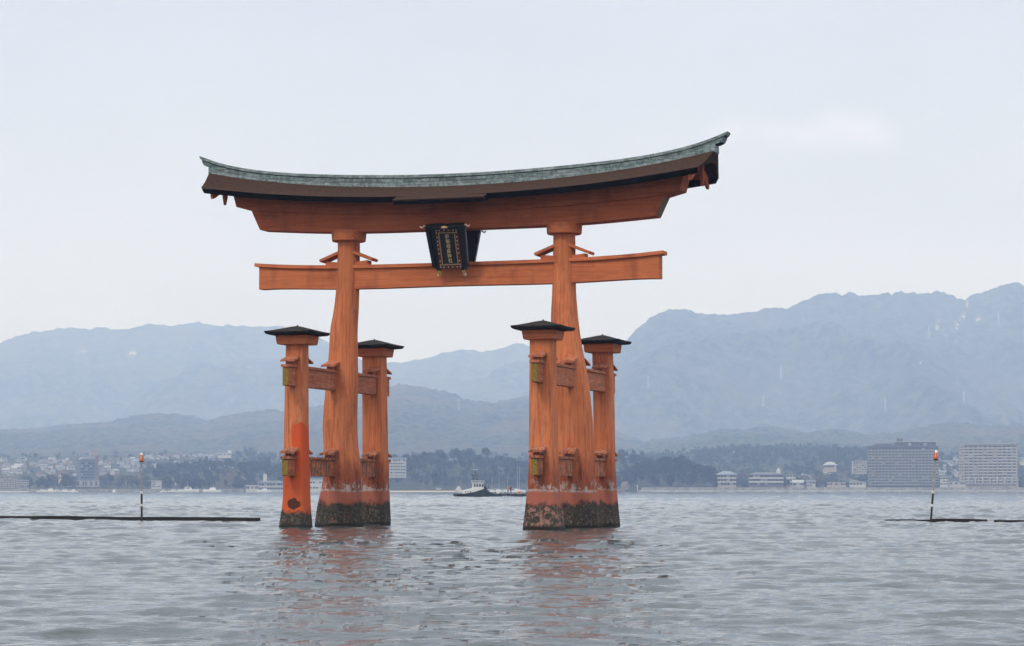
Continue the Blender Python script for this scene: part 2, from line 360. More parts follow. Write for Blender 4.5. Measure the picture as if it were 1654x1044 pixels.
z_nt = curve([0, 4, 6, 9.2], [11.14, 11.155, 11.19, 11.37])
z_sb = curve([0, 4, 5.6, 7.5, 9.0], [12.72, 12.735, 12.77, 12.87, 12.97])
z_kb = curve([0, 4, 6, 9.2], [13.42, 13.48, 13.57, 13.80])
z_kt = lambda x: z_ea(x)+.12
tb_ = beam('tie_beam', M_beam, 41, -.28, .28, z_nb, z_nt, 9.03, 9.03)
mb = MB(); rings = [[(x, -.38, z_nt(x)+.004), (x, .38, z_nt(x)+.004), (x, .36, z_nt(x)+.15), (x, -.36, z_nt(x)+.15)] for x in np.linspace(-9.22, 9.22, 41)]
mb.loft(rings); mb.build('beam_cap', M_beam, tb_, smooth=True)
beam('lower_lintel', M_lint, 51, -.48, .48, z_sb, z_kb, 8.92, 9.32)
mb = MB(); rings = []
for s in np.linspace(-1, 1, 61):
    xb = s*10.0; xt = s*10.2; lift = .20*max(0, (abs(xb)-9.25)/.75)
    rings.append([(xb, -.60, z_kb(xb)+lift+.004), (xb, .60, z_kb(xb)+lift+.004), (xt, .64, z_kt(xt)), (xt, -.64, z_kt(xt))])
mb.loft(rings); mb.build('upper_lintel', M_lint, gate, smooth=True)
for sx in (-1, 1):                                     # pale weathered end faces of the lintels
    mb = MB()
    mb.loft([[(sx*(10.0+d), -.56, z_kb(10)+.26), (sx*(10.0+d), .56, z_kb(10)+.26), (sx*(10.17+d), .6, z_kt(10.2)-.05), (sx*(10.17+d), -.6, z_kt(10.2)-.05)] for d in (-.02, .012)])
    mb.build('end_face', M_endgr, gate)
    mb = MB()
    mb.loft([[(sx*(8.94+d), -.44, z_sb(9)+.05), (sx*(8.94+d), .44, z_sb(9)+.05), (sx*(9.29+d), .44, z_kb(9.3)-.06), (sx*(9.29+d), -.44, z_kb(9.3)-.06)] for d in (-.03, .012)])
    mb.build('end_face', M_endgr, gate)
# braces over the tie beam beside each main pillar
for cx in (-4.93, 4.84):
    for sx in (-1, 1):
        mb = MB(); z0 = z_nt(cx)+.155
        mb.loft([[(cx+sx*x, y, z) for x, z in ((.3, z0), (.98, z0), (.98, z0+.19), (.3, z0+.12))] for y in (-.24, .24)])
        mb.build('wedge', M_beam, gate, bevel=.01)
        mb = MB()
        mb.loft([[(cx+sx*x, y, z) for x, z in ((.28, z0+.50), (1.19, z0+.14), (1.25, z0+.255), (.33, z0+.62))] for y in (-.37, .37)])
        bd = mb.build('wedge_cover', M_beam, gate, bevel=.015)
# roof: bark slopes, thick bark edge painted black for its shade, greenish tile ridge
def roof_rings(pf, n=71):
    rg = []
    for s in np.linspace(-1, 1, n): rg.append(pf(s))
    return rg
def slope(s):
    pts = []
    for y, dz in ((-1.92, 0), (-1.2, .5), (-.4, 1), (.4, 1), (1.2, .5), (1.92, 0)):
        L_ = 11.5-.40*abs(y)/1.9; x = s*L_; t = (abs(y)-.4)/1.52
        z = z_br(x) if abs(y) <= .4 else z_br(x)*(1-t)+z_ea(x)*t-.05*math.sin(math.pi*t)
        pts.append((x, y, z))
    for y in (1.86, .5, -.5, -1.86):
        L_ = 11.42-.40*abs(y)/1.9; x = s*L_
        z = z_ea(x)-.012 if abs(y) > 1 else z_ea(x)+.36
        pts.append((x, y, z))
    return pts
mb = MB(); mb.loft(roof_rings(slope)); roof = mb.build('roof', M_bark, gate, smooth=True)
for sy in (-1, 1):
    mb = MB()
    mb.loft(roof_rings(lambda s: [(s*11.08, sy*1.90, z_ea(s*11.08)-.016), (s*11.0, sy*1.80, z_ea(s*11)-.21), (s*10.98, sy*1.55, z_ea(s*11)-.20), (s*11.0, sy*1.5, z_ea(s*11)-.016)]))
    mb.build('eave_edge', M_black, roof)
    mb = MB()
    mb.loft([[(s*(2.02+.05*(sy*y > 2)), sy*yy, zz+.0*s) for yy, zz in ((1.60, 14.10), (2.42, 13.80), (2.40, 13.74), (1.6, 14.0))] for s, y in ((-1, 0), (-.5, 0), (0, 0), (.5, 0), (1, 0))])
    can = mb.build('canopy', M_bark, roof)
    mb = MB()
    mb.loft([[(s*2.0, sy*yy, zz) for yy, zz in ((1.7, 13.90), (2.39, 13.735), (2.33, 13.60), (1.75, 13.70))] for s in (-1, 1)])
    mb.build('canopy_edge', M_black, can)
def tier(name, y0, y1, zt, zb, xt, xb, m):
    mb = MB()
    rings = []
    for s in np.linspace(-1, 1, 71):
        a, b = s*xt, s*xb
        rings.append([(b, -y0, z_rt(b)+zb), (b, y0, z_rt(b)+zb), (a, y1, z_rt(a)+zt), (a, -y1, z_rt(a)+zt)])
    mb.loft(rings); return mb.build(name, m, rid, smooth=True)
mb = MB()
mb.loft([[(s*11.45, -.42, z_br(s*11.45)-.05), (s*11.45, .42, z_br(s*11.45)-.05), (s*11.45, .40, z_rt(s*11.45)-.346), (s*11.45, -.40, z_rt(s*11.45)-.346)] for s in np.linspace(-1, 1, 71)])
rid = mb.build('ridge', M_tile, roof, smooth=True)
tier('ridge_course', .335, .35, -.17, -.328, 11.82, 11.72, M_tile)
tier('ridge_course', .30, .30, -.3285, -.345, 11.70, 11.69, M_cap)
tier('ridge_course', .26, .27, -.125, -.168, 11.86, 11.82, M_cap)
tier('ridge_course', .315, .30, .0, -.122, 11.97, 11.90, M_tile)
# gables: barge boards and pendants
for sx in (-1, 1):
    gb = None
    for sy in (-1, 1):
        mb = MB(); x0, x1 = sx*10.62, sx*10.74
        pts_t = [(0.02, z_br(10.7)-.10), (.7, z_br(10.7)*.62+z_ea(10.7)*.38-.14), (1.75, z_ea(10.7)-.03)]
        pts_b = [(1.66, z_ea(10.7)-.42), (1.45, z_ea(10.7)-.36), (.7, z_ea(10.7)-.02), (0.02, z_br(10.7)-.55)]
        poly = [(sy*y, z) for y, z in pts_t+pts_b]
        mb.loft([[(x, y, z) for y, z in poly] for x in (x0, x1)]); mb.build('barge_board', M_lint, gate)
    mb = MB(); za = z_br(10.7)-.15
    mb.loft([[(x, y, z) for y, z in ((-.16, za), (.16, za), (.16, za-.75), (.0, za-1.12), (-.16, za-.75))] for x in (sx*10.76, sx*10.88)])
    mb.build('pendant', M_lint, gate)
    for y in (-1.1, -.55, .0, .55, 1.1):               # short purlins carrying the gable overhang
        mb = MB(); z = z_ea(10.4)+.18+(1.2-abs(y))*.28
        mb.box(min(sx*9.7, sx*10.60), max(sx*9.7, sx*10.60), y-.09, y+.09, z-.22, z-.02); mb.build('purlin', M_lint, gate)
# cross beams between sleeve and main pillars, two levels each side
for sx, cxs in ((-1, (-5.355, -5.20, -5.47)), (1, (5.32, 5.12, 5.27))):
    for lvl, (zb, zt) in enumerate(((5.86, 6.72), (2.16, 2.94))):
        xc = sx*5.34; xc = cxs[0]
        m = M_side if lvl == 0 else M_sideL
        mb = MB(); mb.box(xc-.145, xc+.145, -5.86, 5.86, zb, zt-.10); sb = mb.build('side_beam', m, gate, bevel=.012)
        mb = MB(); mb.box(xc-.20, xc+.20, -5.93, 5.93, zt-.096, zt+.02); mb.build('beam_cap', m, sb, bevel=.012)
        for sy in (-1, 1):
            mb = MB(); mb.box(xc-.125, xc+.125, min(sy*5.862, sy*5.885), max(sy*5.862, sy*5.885), zb+.03, zt-.14); mb.build('end_plate', M_ochre, sb)
        for yc, hw in ((-4.68, .44), (0, .70 if lvl == 0 else .80), (4.68, .46)):
            for sy in (-1, 1):
                mb = MB(); z0 = zt+.025
                mb.loft([[(x, yc+sy*y, z) for y, z in ((hw-.1, z0), (hw+.42, z0), (hw+.42, z0+.14), (hw-.1, z0+.10))] for x in (xc-.13, xc+.13)])
                mb.build('wedge', m, gate, bevel=.008)
                mb = MB()
                rg = []
                for y, z in ((hw-.12, z0+.33), (hw+.62, z0+.13)):
                    rg.append([(xc-.31, yc+sy*y, z-.03), (xc, yc+sy*y, z), (xc+.31, yc+sy*y, z-.03), (xc+.29, yc+sy*y, z+.06), (xc, yc+sy*y, z+.11), (xc-.29, yc+sy*y, z+.06)])
                mb.loft(rg); wc = mb.build('wedge_cover', m, gate)
# name plaques, front and back, leaning outward at the top
def plaque(sy, ytop, ybot, text):
    H, Wt, Wb = 1.98, .82, .71
    piv = empty('name_plaque'); piv.parent = gate
    piv.location = (0.05 if sy < 0 else -.17, ybot, 10.98); lean = math.atan2(abs(ytop-ybot), 1.98)
    piv.rotation_euler = (lean, 0, 0) if sy < 0 else (lean, 0, math.pi)
    # carved wavy board: local x across, z up, front is -y
    mb = MB(); poly = []
    for i in range(25):
        t = i/24; poly.append((-(Wb+(Wt-Wb)*t)-.06*math.sin(t*24)-.05*(t > .96), t*H))
    poly += [(-.4, H+.03), (0, H-.02), (.4, H+.03)]
    for i in range(25):
        t = 1-i/24; poly.append(((Wb+(Wt-Wb)*t)+.06*math.sin(t*24)+.05*(t > .96), t*H))
    poly += [(.55, -.16), (.40, .03), (-.40, .03), (-.55, -.16)]
    n = len(poly)
    mb.loft([[(x, y, z) for x, z in poly] for y in (0, .11)]); mb.build('board', M_lacq, piv)
    for s2 in (-1, 1):                                # deep carved side panels
        mb = MB(); mb.loft([[(s2*.66, -.15, .12), (s2*.80, -.15, .12), (s2*.80, .02, .12), (s2*.66, .02, .12)], [(s2*.74, -.20, H-.02), (s2*.90, -.20, H-.02), (s2*.90, .02, H-.02), (s2*.74, .02, H-.02)]])
        mb.build('side_panel', M_lacq, piv, bevel=.02)
    mb = MB(); mb.box(-.88, .88, -.24, .02, H-.16, H+.02); mb.build('top_panel', M_lacq, piv, bevel=.03)
    def frame(a, b, y0, y1, z0, z1, m, nm):
        mb = MB()
        mb.box(-b, -a, y0, y1, z0, z1); mb.box(a, b, y0, y1, z0, z1)
        d = b-a; mb.box(-a, a, y0, y1, z0, z0+d); mb.box(-a, a, y0, y1, z1-d, z1); return mb.build(nm, m, piv)
    frame(.372, .505, -.055, -.002, .05, H-.22, M_redbr, 'frame')
    frame(.336, .37, -.075, -.002, .185, H-.355, M_gold, 'gilt_border')
    mb = MB(); mb.box(-.335, .335, -.03, -.003, .22, H-.39); mb.build('name_field', M_field, piv)
    st0 = None
    for x, z in [(s2*.44, z) for s2 in (-1, 1) for z in (.10, .2, .36, .70, .90, 1.08, 1.24, 1.42, 1.62, 1.71)]+[(x, z) for x in (-.3, -.1, .1, .3) for z in (.095, H-.265)]:
        if st0 is None:
            mb = MB(); mb.lathe([(.004, 0), (.026, .004), (.027, .02), (.004, .03)], 8); mb.v = [(v[0], -v[2], v[1]) for v in mb.v]; st0 = mb.build('stud', M_brass, piv); st = st0
        else: st = st0.copy(); COL.objects.link(st)
        st.location = (x, -.055, z)
    mb = MB(); mb.lathe([(.16, 0), (.13, .05), (.05, .08)], 12); mb.v = [(v[0], -.24-v[2], H-.09+v[1]*.5) for v in mb.v]; mb.build('crest', M_gold, piv)
    for s2 in (-1, 1):                                # curled gilt horns at the top, feet at the bottom
        mb = MB(); pr = None
        for k in range(6):
            a = k/5; p_ = (s2*(.86+.26*a), -.16, H-.05+.05*math.sin(a*7)); 
            if pr: mb.bar(pr, p_, .032, .028, 6)
            pr = p_
        mb.build('horn', M_brass, piv)
        mb = MB(); mb.loft([[(s2*x, y, z) for x, z in ((.46, -.10), (.60, -.06), (.66, -.24), (.60, -.38), (.50, -.30))] for y in (-.03, .05)])
        mb.build('foot_fitting', M_goldy if s2 < 0 else M_gold, piv)
        mb = MB(); mb.box(s2*.62-.035, s2*.62+.035, -.06, -.035, -.30, -.2); mb.build('foot_stud', M_brass, piv)
    cu = bpy.data.curves.new('name_lettering', 'FONT'); cu.body = '\n'.join(text); cu.align_x = 'CENTER'; cu.size = .235; cu.space_line = 1.0; cu.extrude = .006; cu.offset = .0015
    to = bpy.data.objects.new('name_lettering', cu); COL.objects.link(to)
    dg = bpy.context.evaluated_depsgraph_get(); me = bpy.data.meshes.new_from_object(to.evaluated_get(dg)); bpy.data.objects.remove(to)
    co = np.array([v.co[:] for v in me.vertices]); 
    if len(co):
        c0 = (co.min(0)+co.max(0))/2; hh = co[:, 1].max()-co[:, 1].min(); k = 1.26/hh
        for v in me.vertices:
            y_ = (v.co.y-c0[1])*k
            v.co = ((v.co.x-c0[0])*k*.92+.012*math.sin(y_*9), v.co.z-.036, y_+ (H-.17)/2)
    me.materials.clear(); me.materials.append(M_letter)
    o = bpy.data.objects.new('name_lettering', me); COL.objects.link(o); o.parent = piv
    return piv
plaque(-1, -1.52, -.72, '伊都岐島神社')
plaque(1, 1.15, .45, '嚴島神社')

# ------------------------------------------------------------------ water
CREST = .042
def make_water():
    q_ = R_(13)+(R_(38)-R_(13))*(np.linspace(0, 1, 120)[1:]**1.5)
    thf = np.concatenate([-q_[::-1], np.linspace(-R_(13), R_(13), 540), q_]); NF = len(thf); extra = np.linspace(R_(38), 2*math.pi-R_(38), 64)[1:-1]
    th = np.concatenate([thf, extra])
    rr = [1.5, 4, 8, 12]; r = 15.
    while r < 1990: rr.append(r); r *= (1.0036 if r < 340 else 1.0048)
    while r < 11800: rr.append(r); r *= 1.035
    rr.append(11800.); rr = np.array(rr)
    Rg, Tg = np.meshgrid(rr, th, indexing='ij')
    X = Rg*np.sin(Tg); Y = Rg*np.cos(Tg)-CD
    dr = np.gradient(rr)[:, None]; dth = np.gradient(th); dth = np.abs(dth)[None, :]
    spc = np.maximum(dr*.30, Rg*dth*.8)
    k1 = int((rr < 1990).sum()); Xs, Ys, Ss = X[:k1, :NF], Y[:k1, :NF], spc[:k1, :NF]
    Z = np.zeros_like(X); z = np.zeros_like(Xs); rg = np.random.default_rng(11)
    # patchy wind: chop is stronger in places
    patch = .72+.55*sst(-.5, .6, fbm(Xs/23, Ys/17, 4, 31))
    for i in range(70):                         # fine random chop
        lam = .22*(3./.22)**(i/69)*rg.uniform(.93, 1.07)
        a = rg.normal(0, R_(30))+R_(8); kx, ky = math.sin(a)*2*math.pi/lam, -math.cos(a)*2*math.pi/lam
        amp = (.0135 if lam < .9 else .0095)*lam/(2*math.pi)*1.42
        z += amp*sst(1.7, 3.4, lam/Ss)*np.sin(kx*Xs+ky*Ys+rg.uniform(0, 6.28)+1.3*fbm(Xs/(lam*5), Ys/(lam*5), 2, i))
    far = .62+.75*sst(30, 170, Rg[:k1, :NF])+.9*sst(200, 650, Rg[:k1, :NF])+1.3*sst(700, 1600, Rg[:k1, :NF])
    for i in range(34):                         # short steep crests that come and go in patches
        lam = .55*(3.8/.55)**(i/33)*rg.uniform(.95, 1.05)
        a = rg.normal(0, R_(17))+R_(6); kx, ky = math.sin(a)*2*math.pi/lam, -math.cos(a)*2*math.pi/lam
        ph = kx*Xs+ky*Ys+rg.uniform(0, 6.28)+1.6*fbm(Xs/(lam*3.5), Ys/(lam*4), 2, 200+i)
        env = sst(.0, .55, fbm(Xs/(lam*1.9), Ys/(lam*1.3), 2, 300+i)+.02)
        amp = CREST*lam/(1+(lam/2.2)**2)*(1.1 if lam < 1.3 else 1)
        z += amp*sst(1.5, 3.0, lam/Ss)*env*(np.exp(2.6*(np.sin(ph)-1))-.25)*far*patch
    # a few long low swells rolling in, with broken crest lines
    for lam, amp, a, sd_ in ((9.5, .026, .10, 3), (6.1, .022, -.13, 4), (15., .022, .03, 5)):
        ph = (math.sin(a)*Xs-math.cos(a)*Ys)*2*math.pi/lam+1.5*fbm(Xs/16, Ys/22, 3, sd_)
        brk = sst(-.1, .75, fbm(Xs/4.5, Ys/9, 3, sd_+40)+.1)
        z += amp*(np.exp(3.2*(np.sin(ph)-1))*2.4-.5)*brk*sst(2, 5, lam/Ss)
    Z[:k1, :NF] = z
    Z[:, :8] *= np.linspace(0, 1, 8)[None]; Z[:, NF-8:NF] *= np.linspace(1, 0, 8)[None]
    V = np.stack([X, Y, Z], -1).reshape(-1, 3)
    m = mat('sea water', (.034, .049, .054), .03, spec=.5); g = NG(m); o = g.obj()
    g.b.inputs['IOR'].default_value = 1.333
    n1 = g.noise(g.map(o, (1, 1.5, 1)), 4.5, 4, .6); n2 = g.noise(g.map(o, (.7, 1.2, 1), (5, 2, 0)), .9, 5, .6); n3 = g.noise(g.map(o, (.5, 1, 1)), .16, 4, .6)
    g.bump(g.math('ADD', g.math('MULTIPLY', n1, .10), g.math('ADD', g.math('MULTIPLY', n2, .12), g.math('MULTIPLY', n3, .4))), .22, 1)
    ow = npmesh('water', V, grid_faces(len(rr), len(th), True), m)
    ow['kind'] = 'structure'; ow['label'] = 'grey blue choppy sea reflecting the pale sky'
make_water()
sb_ = MB(); sb_.box(-11900, 11900, -11900, 11900, -3.0, -2.5)
M_sand = simple('sea bed sand', (.16, .13, .1), .2, .5)
o = sb_.build('sea_bed', M_sand); o['kind'] = 'structure'; o['label'] = 'sandy sea bed under the water'

# ------------------------------------------------------------------ land, hills and mountains
def forest_mat(name, a, b, c, sc, rock=None, extra=None):
    m = mat(name, a, .95, spec=.05); g = NG(m); o = g.obj()
    n1 = g.noise(o, sc, 9, .72); n2 = g.noise(o, sc*.12, 5, .6)
    cc = g.mix(g.rng(n1, .43, .59), a, b); cc = g.mix(g.rng(n2, .46, .66, 0, .8), cc, c)
    if rock:
        at = g.n('Attribute', attribute_name='rock'); rn = g.noise(o, sc*1.5, 8, .75)
        cc = g.mix(g.math('MULTIPLY', at.outputs['Fac'], g.rng(rn, .45, .58)), cc, rock)
    g.col(cc); g.bump(n1, 1.0/sc*.6, 1); return m
M_far = forest_mat('far forested mountain', (.008, .016, .006), (.10, .11, .06), (.08, .075, .045), .03, (.75, .68, .6))
M_near = forest_mat('near forested hill', (.010, .020, .008), (.085, .095, .055), (.10, .085, .055), .05)
M_land = forest_mat('wooded coastal land', (.022, .034, .02), (.07, .08, .045), (.07, .06, .04), .07)

def range_mesh(name, m, us, vs, R0, R1, label, z0=2.0, nu=620, ns=110, relief=.22, bumps=5., seed=0, rocks=(), back=.35, fs=1.25, treesz=14.):
    U = [np.linspace(max(us[0], -80), min(us[-1], 1740), nu)]
    if us[0] < -80: U.insert(0, np.linspace(us[0], -80, 141)[:-1])
    if us[-1] > 1740: U.append(np.linspace(1740, us[-1], 141)[1:])
    U = np.concatenate(U); nu = len(U)
    Hv = np.interp(U, us, vs); 
    s = np.concatenate([np.linspace(0, 1, ns), 1+np.linspace(0, back, 12)[1:]])
    Sg, Ug = np.meshgrid(s, U, indexing='ij')
    R = R0+(R1-R0)*Sg
    X = (Ug-827)/F*R; Y = R-CD
    top = CH+(792-Hv)/F*R1
    top = top[None, :]+0*Sg
    L = 1000. if R1 > 6000 else 450.
    rid = 1-np.abs(fbm(X/L+seed*3.1, Y/(L*1.7), 5, seed))*2.2
    prof = np.where(Sg <= 1, np.clip(Sg, 0, 1)**fs, 1-((Sg-1)/back)**1.5*.8)
    win = np.clip(4*Sg*(1-Sg), 0, 1)
    rid2 = 1-np.abs(fbm(X/(L*.34)+seed*1.7, Y/(L*.7)+3, 4, seed+20))*2.2
    Z = z0+(top-z0)*(prof+relief*win*((rid-.35)+.2*(rid2-.4)))
    lim = CH+(top-CH)*(R/R1)*1.0                                  # never above the ridge line's own slope
    Z = np.where(Sg < .98, np.minimum(Z, lim-(.985-Sg)*6), Z)
    Z += bumps*(fbm(X/treesz, Y/treesz, 2, seed+9)+.6*fbm(X/(treesz*3), Y/(treesz*3), 2, seed+12))*np.clip(Sg*6, 0, 1)
    rk = np.zeros_like(Z); vv = 792-(Z-CH)/R*F
    for (ru, rv, wu, wv, tilt, st) in rocks:
        du = (Ug-ru)+(vv-rv)*tilt; dv = vv-rv
        rk = np.maximum(rk, st*np.clip(1.6*(1-np.sqrt((du/wu)**2+(dv/wv)**2))+.5*fbm(Ug/5., vv/5., 3, seed+3), 0, 1)*((du/wu)**2+(dv/wv)**2 < 1.6))
    o = npmesh(name, np.stack([X, Y, Z], -1).reshape(-1, 3), grid_faces(len(s), nu), m, {'rock': rk.ravel()})
    o['kind'] = 'structure'; o['label'] = label; return o

range_mesh('mountain', M_far, [-1900, -1500, -1100, -800, -420, -200, 0, 50, 100, 130, 200, 240, 270, 320, 350, 390, 430, 455, 500, 540, 600, 640, 690, 740, 790, 835, 900, 1000, 1100],
           [760, 690, 640, 655, 600, 575, 553, 536, 529, 531, 532, 524, 527, 521, 526, 524, 530, 526, 540, 562, 590, 585, 578, 566, 569, 555, 558, 575, 600], 5800, 8700,
           'pale blue forested mountain range across the left half of the horizon', seed=1, relief=.27, bumps=10,
           rocks=[(212, 571, 12, 4, .9, 1.), (132, 568, 12, 5, -.8, .45), (92, 556, 7, 7, 0, .2), (402, 594, 9, 3, 0, .35), (128, 652, 3, 10, 0, .3), (370, 652, 9, 10, .6, .3), (100, 650, 10, 2, 0, .3)], treesz=30)
range_mesh('mountain', M_far, [780, 840, 900, 960, 1000, 1025, 1050, 1075, 1105, 1130, 1160, 1185, 1210, 1260, 1290, 1320, 1355, 1400, 1450, 1480, 1510, 1540, 1562, 1580, 1605, 1630, 1654, 1720, 1850, 2050, 2400, 2900, 3300],
           [720, 640, 600, 578, 562, 535, 512, 501, 500, 508, 510, 511, 504, 498, 490, 478, 474, 476, 473, 473, 470, 475, 487, 472, 467, 457, 462, 470, 500, 535, 590, 660, 740], 4550, 6800,
           'high blue grey forested mountain on the right with pale rock scars', seed=6, relief=.27, bumps=10, nu=1100, ns=170, treesz=19,
           rocks=[(1564, 491, 4, 5, 0, 1.), (1557, 512, 5, 12, .3, .9), (1516, 526, 5, 11, .1, .9), (1530, 545, 3, 8, 0, .7), (1545, 530, 6, 12, .3, .8), (1582, 517, 5, 6, 0, .6), (1199, 551, 3, 3, 0, .6), (1488, 586, 2, 3, 0, .9), (1454, 578, 4, 3, .8, .6), (1427, 588, 4, 2, 0, .5)])
range_mesh('hill', M_near, [-1900, -1200, -700, -350, -100, 0, 60, 120, 180, 220, 265, 300, 335, 370, 430, 480, 540, 600, 640, 700, 760, 800, 850, 900, 1000, 1060],
           [770, 735, 700, 712, 700, 697, 695, 688, 682, 673, 669, 673, 679, 670, 663, 662, 655, 632, 621, 628, 648, 652, 640, 660, 700, 722], 3300, 4900,
           'grey green wooded hills rising behind the waterfront town', seed=3, relief=.18, bumps=6, nu=1000, z0=44, treesz=13)
range_mesh('hill', M_near, [960, 1010, 1060, 1110, 1150, 1200, 1250, 1300, 1350, 1400, 1450, 1500, 1530, 1560, 1600, 1654, 1750, 1900, 2400, 3300],
           [745, 726, 712, 707, 698, 694, 690, 700, 694, 704, 700, 690, 683, 684, 690, 686, 690, 705, 720, 765], 3200, 4400,
           'grey green foothills behind the two apartment blocks', seed=5, relief=.2, bumps=6.5, nu=900, z0=36, treesz=12)
# coastal land from the sea wall back to the foot of the hills
def land_h(u, R):
    u = np.asarray(u, float); R = np.asarray(R, float)
    h = 2.6+0*u
    top = np.interp(u, [-300, 0, 100, 200, 300, 380, 420, 500, 600, 900, 1000, 1150, 1250, 1400, 1550, 1654, 2000], [42, 44, 46, 48, 46, 46, 44, 40, 40, 38, 40, 50, 54, 50, 46, 44, 40])
    h = h+(top-2.6)*sst(2130, 3150, R)
    def knoll(u0, R0, wu, wR, hh): 
        return hh*np.exp(-(((u-u0)/wu)**2)**1.3-(((R-R0)/wR)**2)**1.3)
    h = h+knoll(400, 2330, 85, 130, 14)+knoll(300, 2350, 70, 120, 7)+knoll(690, 2280, 75, 130, 20)+knoll(800, 2280, 80, 120, 18)+knoll(560, 2300, 70, 120, 19)
    h = h+knoll(1085, 2170, 72, 95, 17)+knoll(1010, 2400, 60, 120, 20)+knoll(110, 2300, 40, 90, 4)
    return h
Uq, Rq = np.meshgrid(np.concatenate([np.linspace(-1900, -300, 120)[:-1], np.linspace(-300, 1950, 500), np.linspace(1950, 3300, 110)[1:]]), np.concatenate([np.linspace(2012, 2500, 90), np.linspace(2520, 3500, 60)]), indexing='xy')
Hq = land_h(Uq, Rq); xq = X_of(Uq, Rq); yq = Rq-CD
Hq = Hq+fbm(xq/40, yq/40, 3, 77)*1.2*np.clip((Rq-2060)/100, 0, 1)
Hq[0, :] = -1.5
o = npmesh('shore_land', np.stack([xq, yq, Hq], -1).reshape(-1, 3), grid_faces(*Hq.shape), M_land)
o['kind'] = 'structure'; o['label'] = 'low coastal land carrying the town and woods across the strait'
def G(u, R): return float(land_h(u, R))

# haze: even sea air that fades the far shore and the mountains
mb = MB(); mb.box(-12000, 12000, -12000, 12000, -4.0, 1150)
hz = mb.build('haze', None); hz.data.materials.clear()
mh = bpy.data.materials.new('haze air'); mh.use_nodes = True; t = mh.node_tree; t.nodes.clear()
ho = t.nodes.new('ShaderNodeOutputMaterial'); pv = t.nodes.new('ShaderNodeVolumePrincipled'); t.links.new(pv.outputs[0], ho.inputs['Volume'])
pv.inputs['Color'].default_value = (.45, .615, 1.0, 1); pv.inputs['Density'].default_value = 1.95e-4; pv.inputs['Anisotropy'].default_value = 0.
pv.inputs['Absorption Color'].default_value = (1, 1, 1, 1)
hz.data.materials.append(mh); hz['kind'] = 'stuff'; hz['label'] = 'thin blue sea haze over the strait'

# ------------------------------------------------------------------ trees
M_leaf = [simple('dark leaves', (.028, .045, .02), .45, .25, .9, .1), simple('olive leaves', (.05, .06, .025), .45, .25, .9, .1), simple('brown twigs and leaves', (.075, .06, .04), .4, .25, .9, .1), simple('leaves darkened for thin haze', (.010, .018, .008), .5, .25, .9, .1)]  # last leaf tone is darkened so the nearer wood looks less hazed
M_trunk = simple('bark', (.07, .055, .04), .3, 2, .95, .1)
def crown_arrays(h, w, seed, n=260, conic=0.):
    rg = np.random.default_rng(seed); lob = []
    for k in range(6):
        a = rg.uniform(0, 6.28); q = rg.uniform(.1, .55); z = rg.uniform(.38, .86)
        lob.append((math.cos(a)*q*w*.5*(1-conic*z), math.sin(a)*q*w*.5*(1-conic*z), z*h, rg.uniform(.20, .36)*w*(1-conic*.6*z)))
    V = []; 
    for i in range(n):
        lx, ly, lz, lr = lob[rg.integers(6)]
        d = rg.normal(size=3); d /= np.linalg.norm(d); d[2] *= .85; c = np.array([lx, ly, lz])+d*lr*rg.uniform(.55, 1.08)
        c[2] = max(c[2], .16*h)
        u = rg.normal(size=3); u /= np.linalg.norm(u); v = np.cross(u, rg.normal(size=3)); v /= np.linalg.norm(v)
        s = rg.uniform(.35, .85)*.085*w
        for a, b in ((-1, -1), (1, -.7), (.8, 1), (-.9, .8)): V.append(c+u*a*s+v*b*s)
    return np.array(V)
def trunk_mb(h, w, seed):
    mb = MB(); rg = random.Random(seed)
    mb.bar((0, 0, -1.), (0, 0, h*.35), .045*w, .03*w, 7)
    for k in range(4):
        a = rg.uniform(0, 6.28); mb.bar((0, 0, h*.28), (math.cos(a)*w*.28, math.sin(a)*w*.28, h*rg.uniform(.55, .75)), .025*w, .01*w, 5)
    return mb
PROTO = []
for i in range(7):
    h, w_, con = [(11, 11, 0), (13, 10, .2), (9, 10, 0), (14, 8, .6), (10, 12, 0), (12, 9, .3), (8, 8, 0)][i]
    V = crown_arrays(h, w_, 100+i, 300, con)
    PROTO.append((V, h, w_, i))
def quads(n): return np.arange(n*4).reshape(-1, 4)
tree_protos = {}
def tree(u, R, k, mi, s, label, group):
    key = (k, mi)
    x, y, _ = W(u, R); z = G(u, R)-.3
    if key not in tree_protos:
        root = empty('tree'); V, h, w_, i = PROTO[k]
        c = npmesh('crown', V, quads(len(V)//4), M_leaf[mi], smooth=False); c.parent = root
        t_ = trunk_mb(h, w_, i).build('trunk', M_trunk, root); tree_protos[key] = root; o = root
    else: o = copy_tree(tree_protos[key])
    o.location = (x, y, z); o.rotation_euler = (0, 0, random.uniform(0, 6.28)); o.scale = (s, s, s*random.uniform(.85, 1.1))
    tag(o, label, 'tree', group)
def pick(lst):
    return random.choice(lst)
def zone(n, u0, u1, Ra, Rb, label, group, mis=(0, 0, 0, 1), ks=range(7), s=(.75, 1.15)):
    for _ in range(n):
        tree(random.uniform(u0, u1), random.uniform(Ra, Rb), random.choice(list(ks)), random.choice(mis), random.uniform(*s), label, group)
zone(62, 664, 868, 2060, 2330, 'dark round crowned tree in the wood on the low knoll behind the tugboat', 'trees on the knoll behind the tugboat')
for u_, s_ in ((785, 1.35), (757, 1.15), (734, 1.15), (740, 1.0), (822, 1.05), (712, .95)):
    tree(u_, 2290, 0 if s_ < 1.3 else 1, 0, s_, 'taller tree standing up from the skyline of the knoll behind the tugboat', 'skyline trees on the knoll behind the tugboat')
zone(66, 1010, 1160, 2030, 2250, 'dark tree in the dense shore wood right of the gate', 'trees of the shore wood right of the gate', (3, 3, 3, 0))
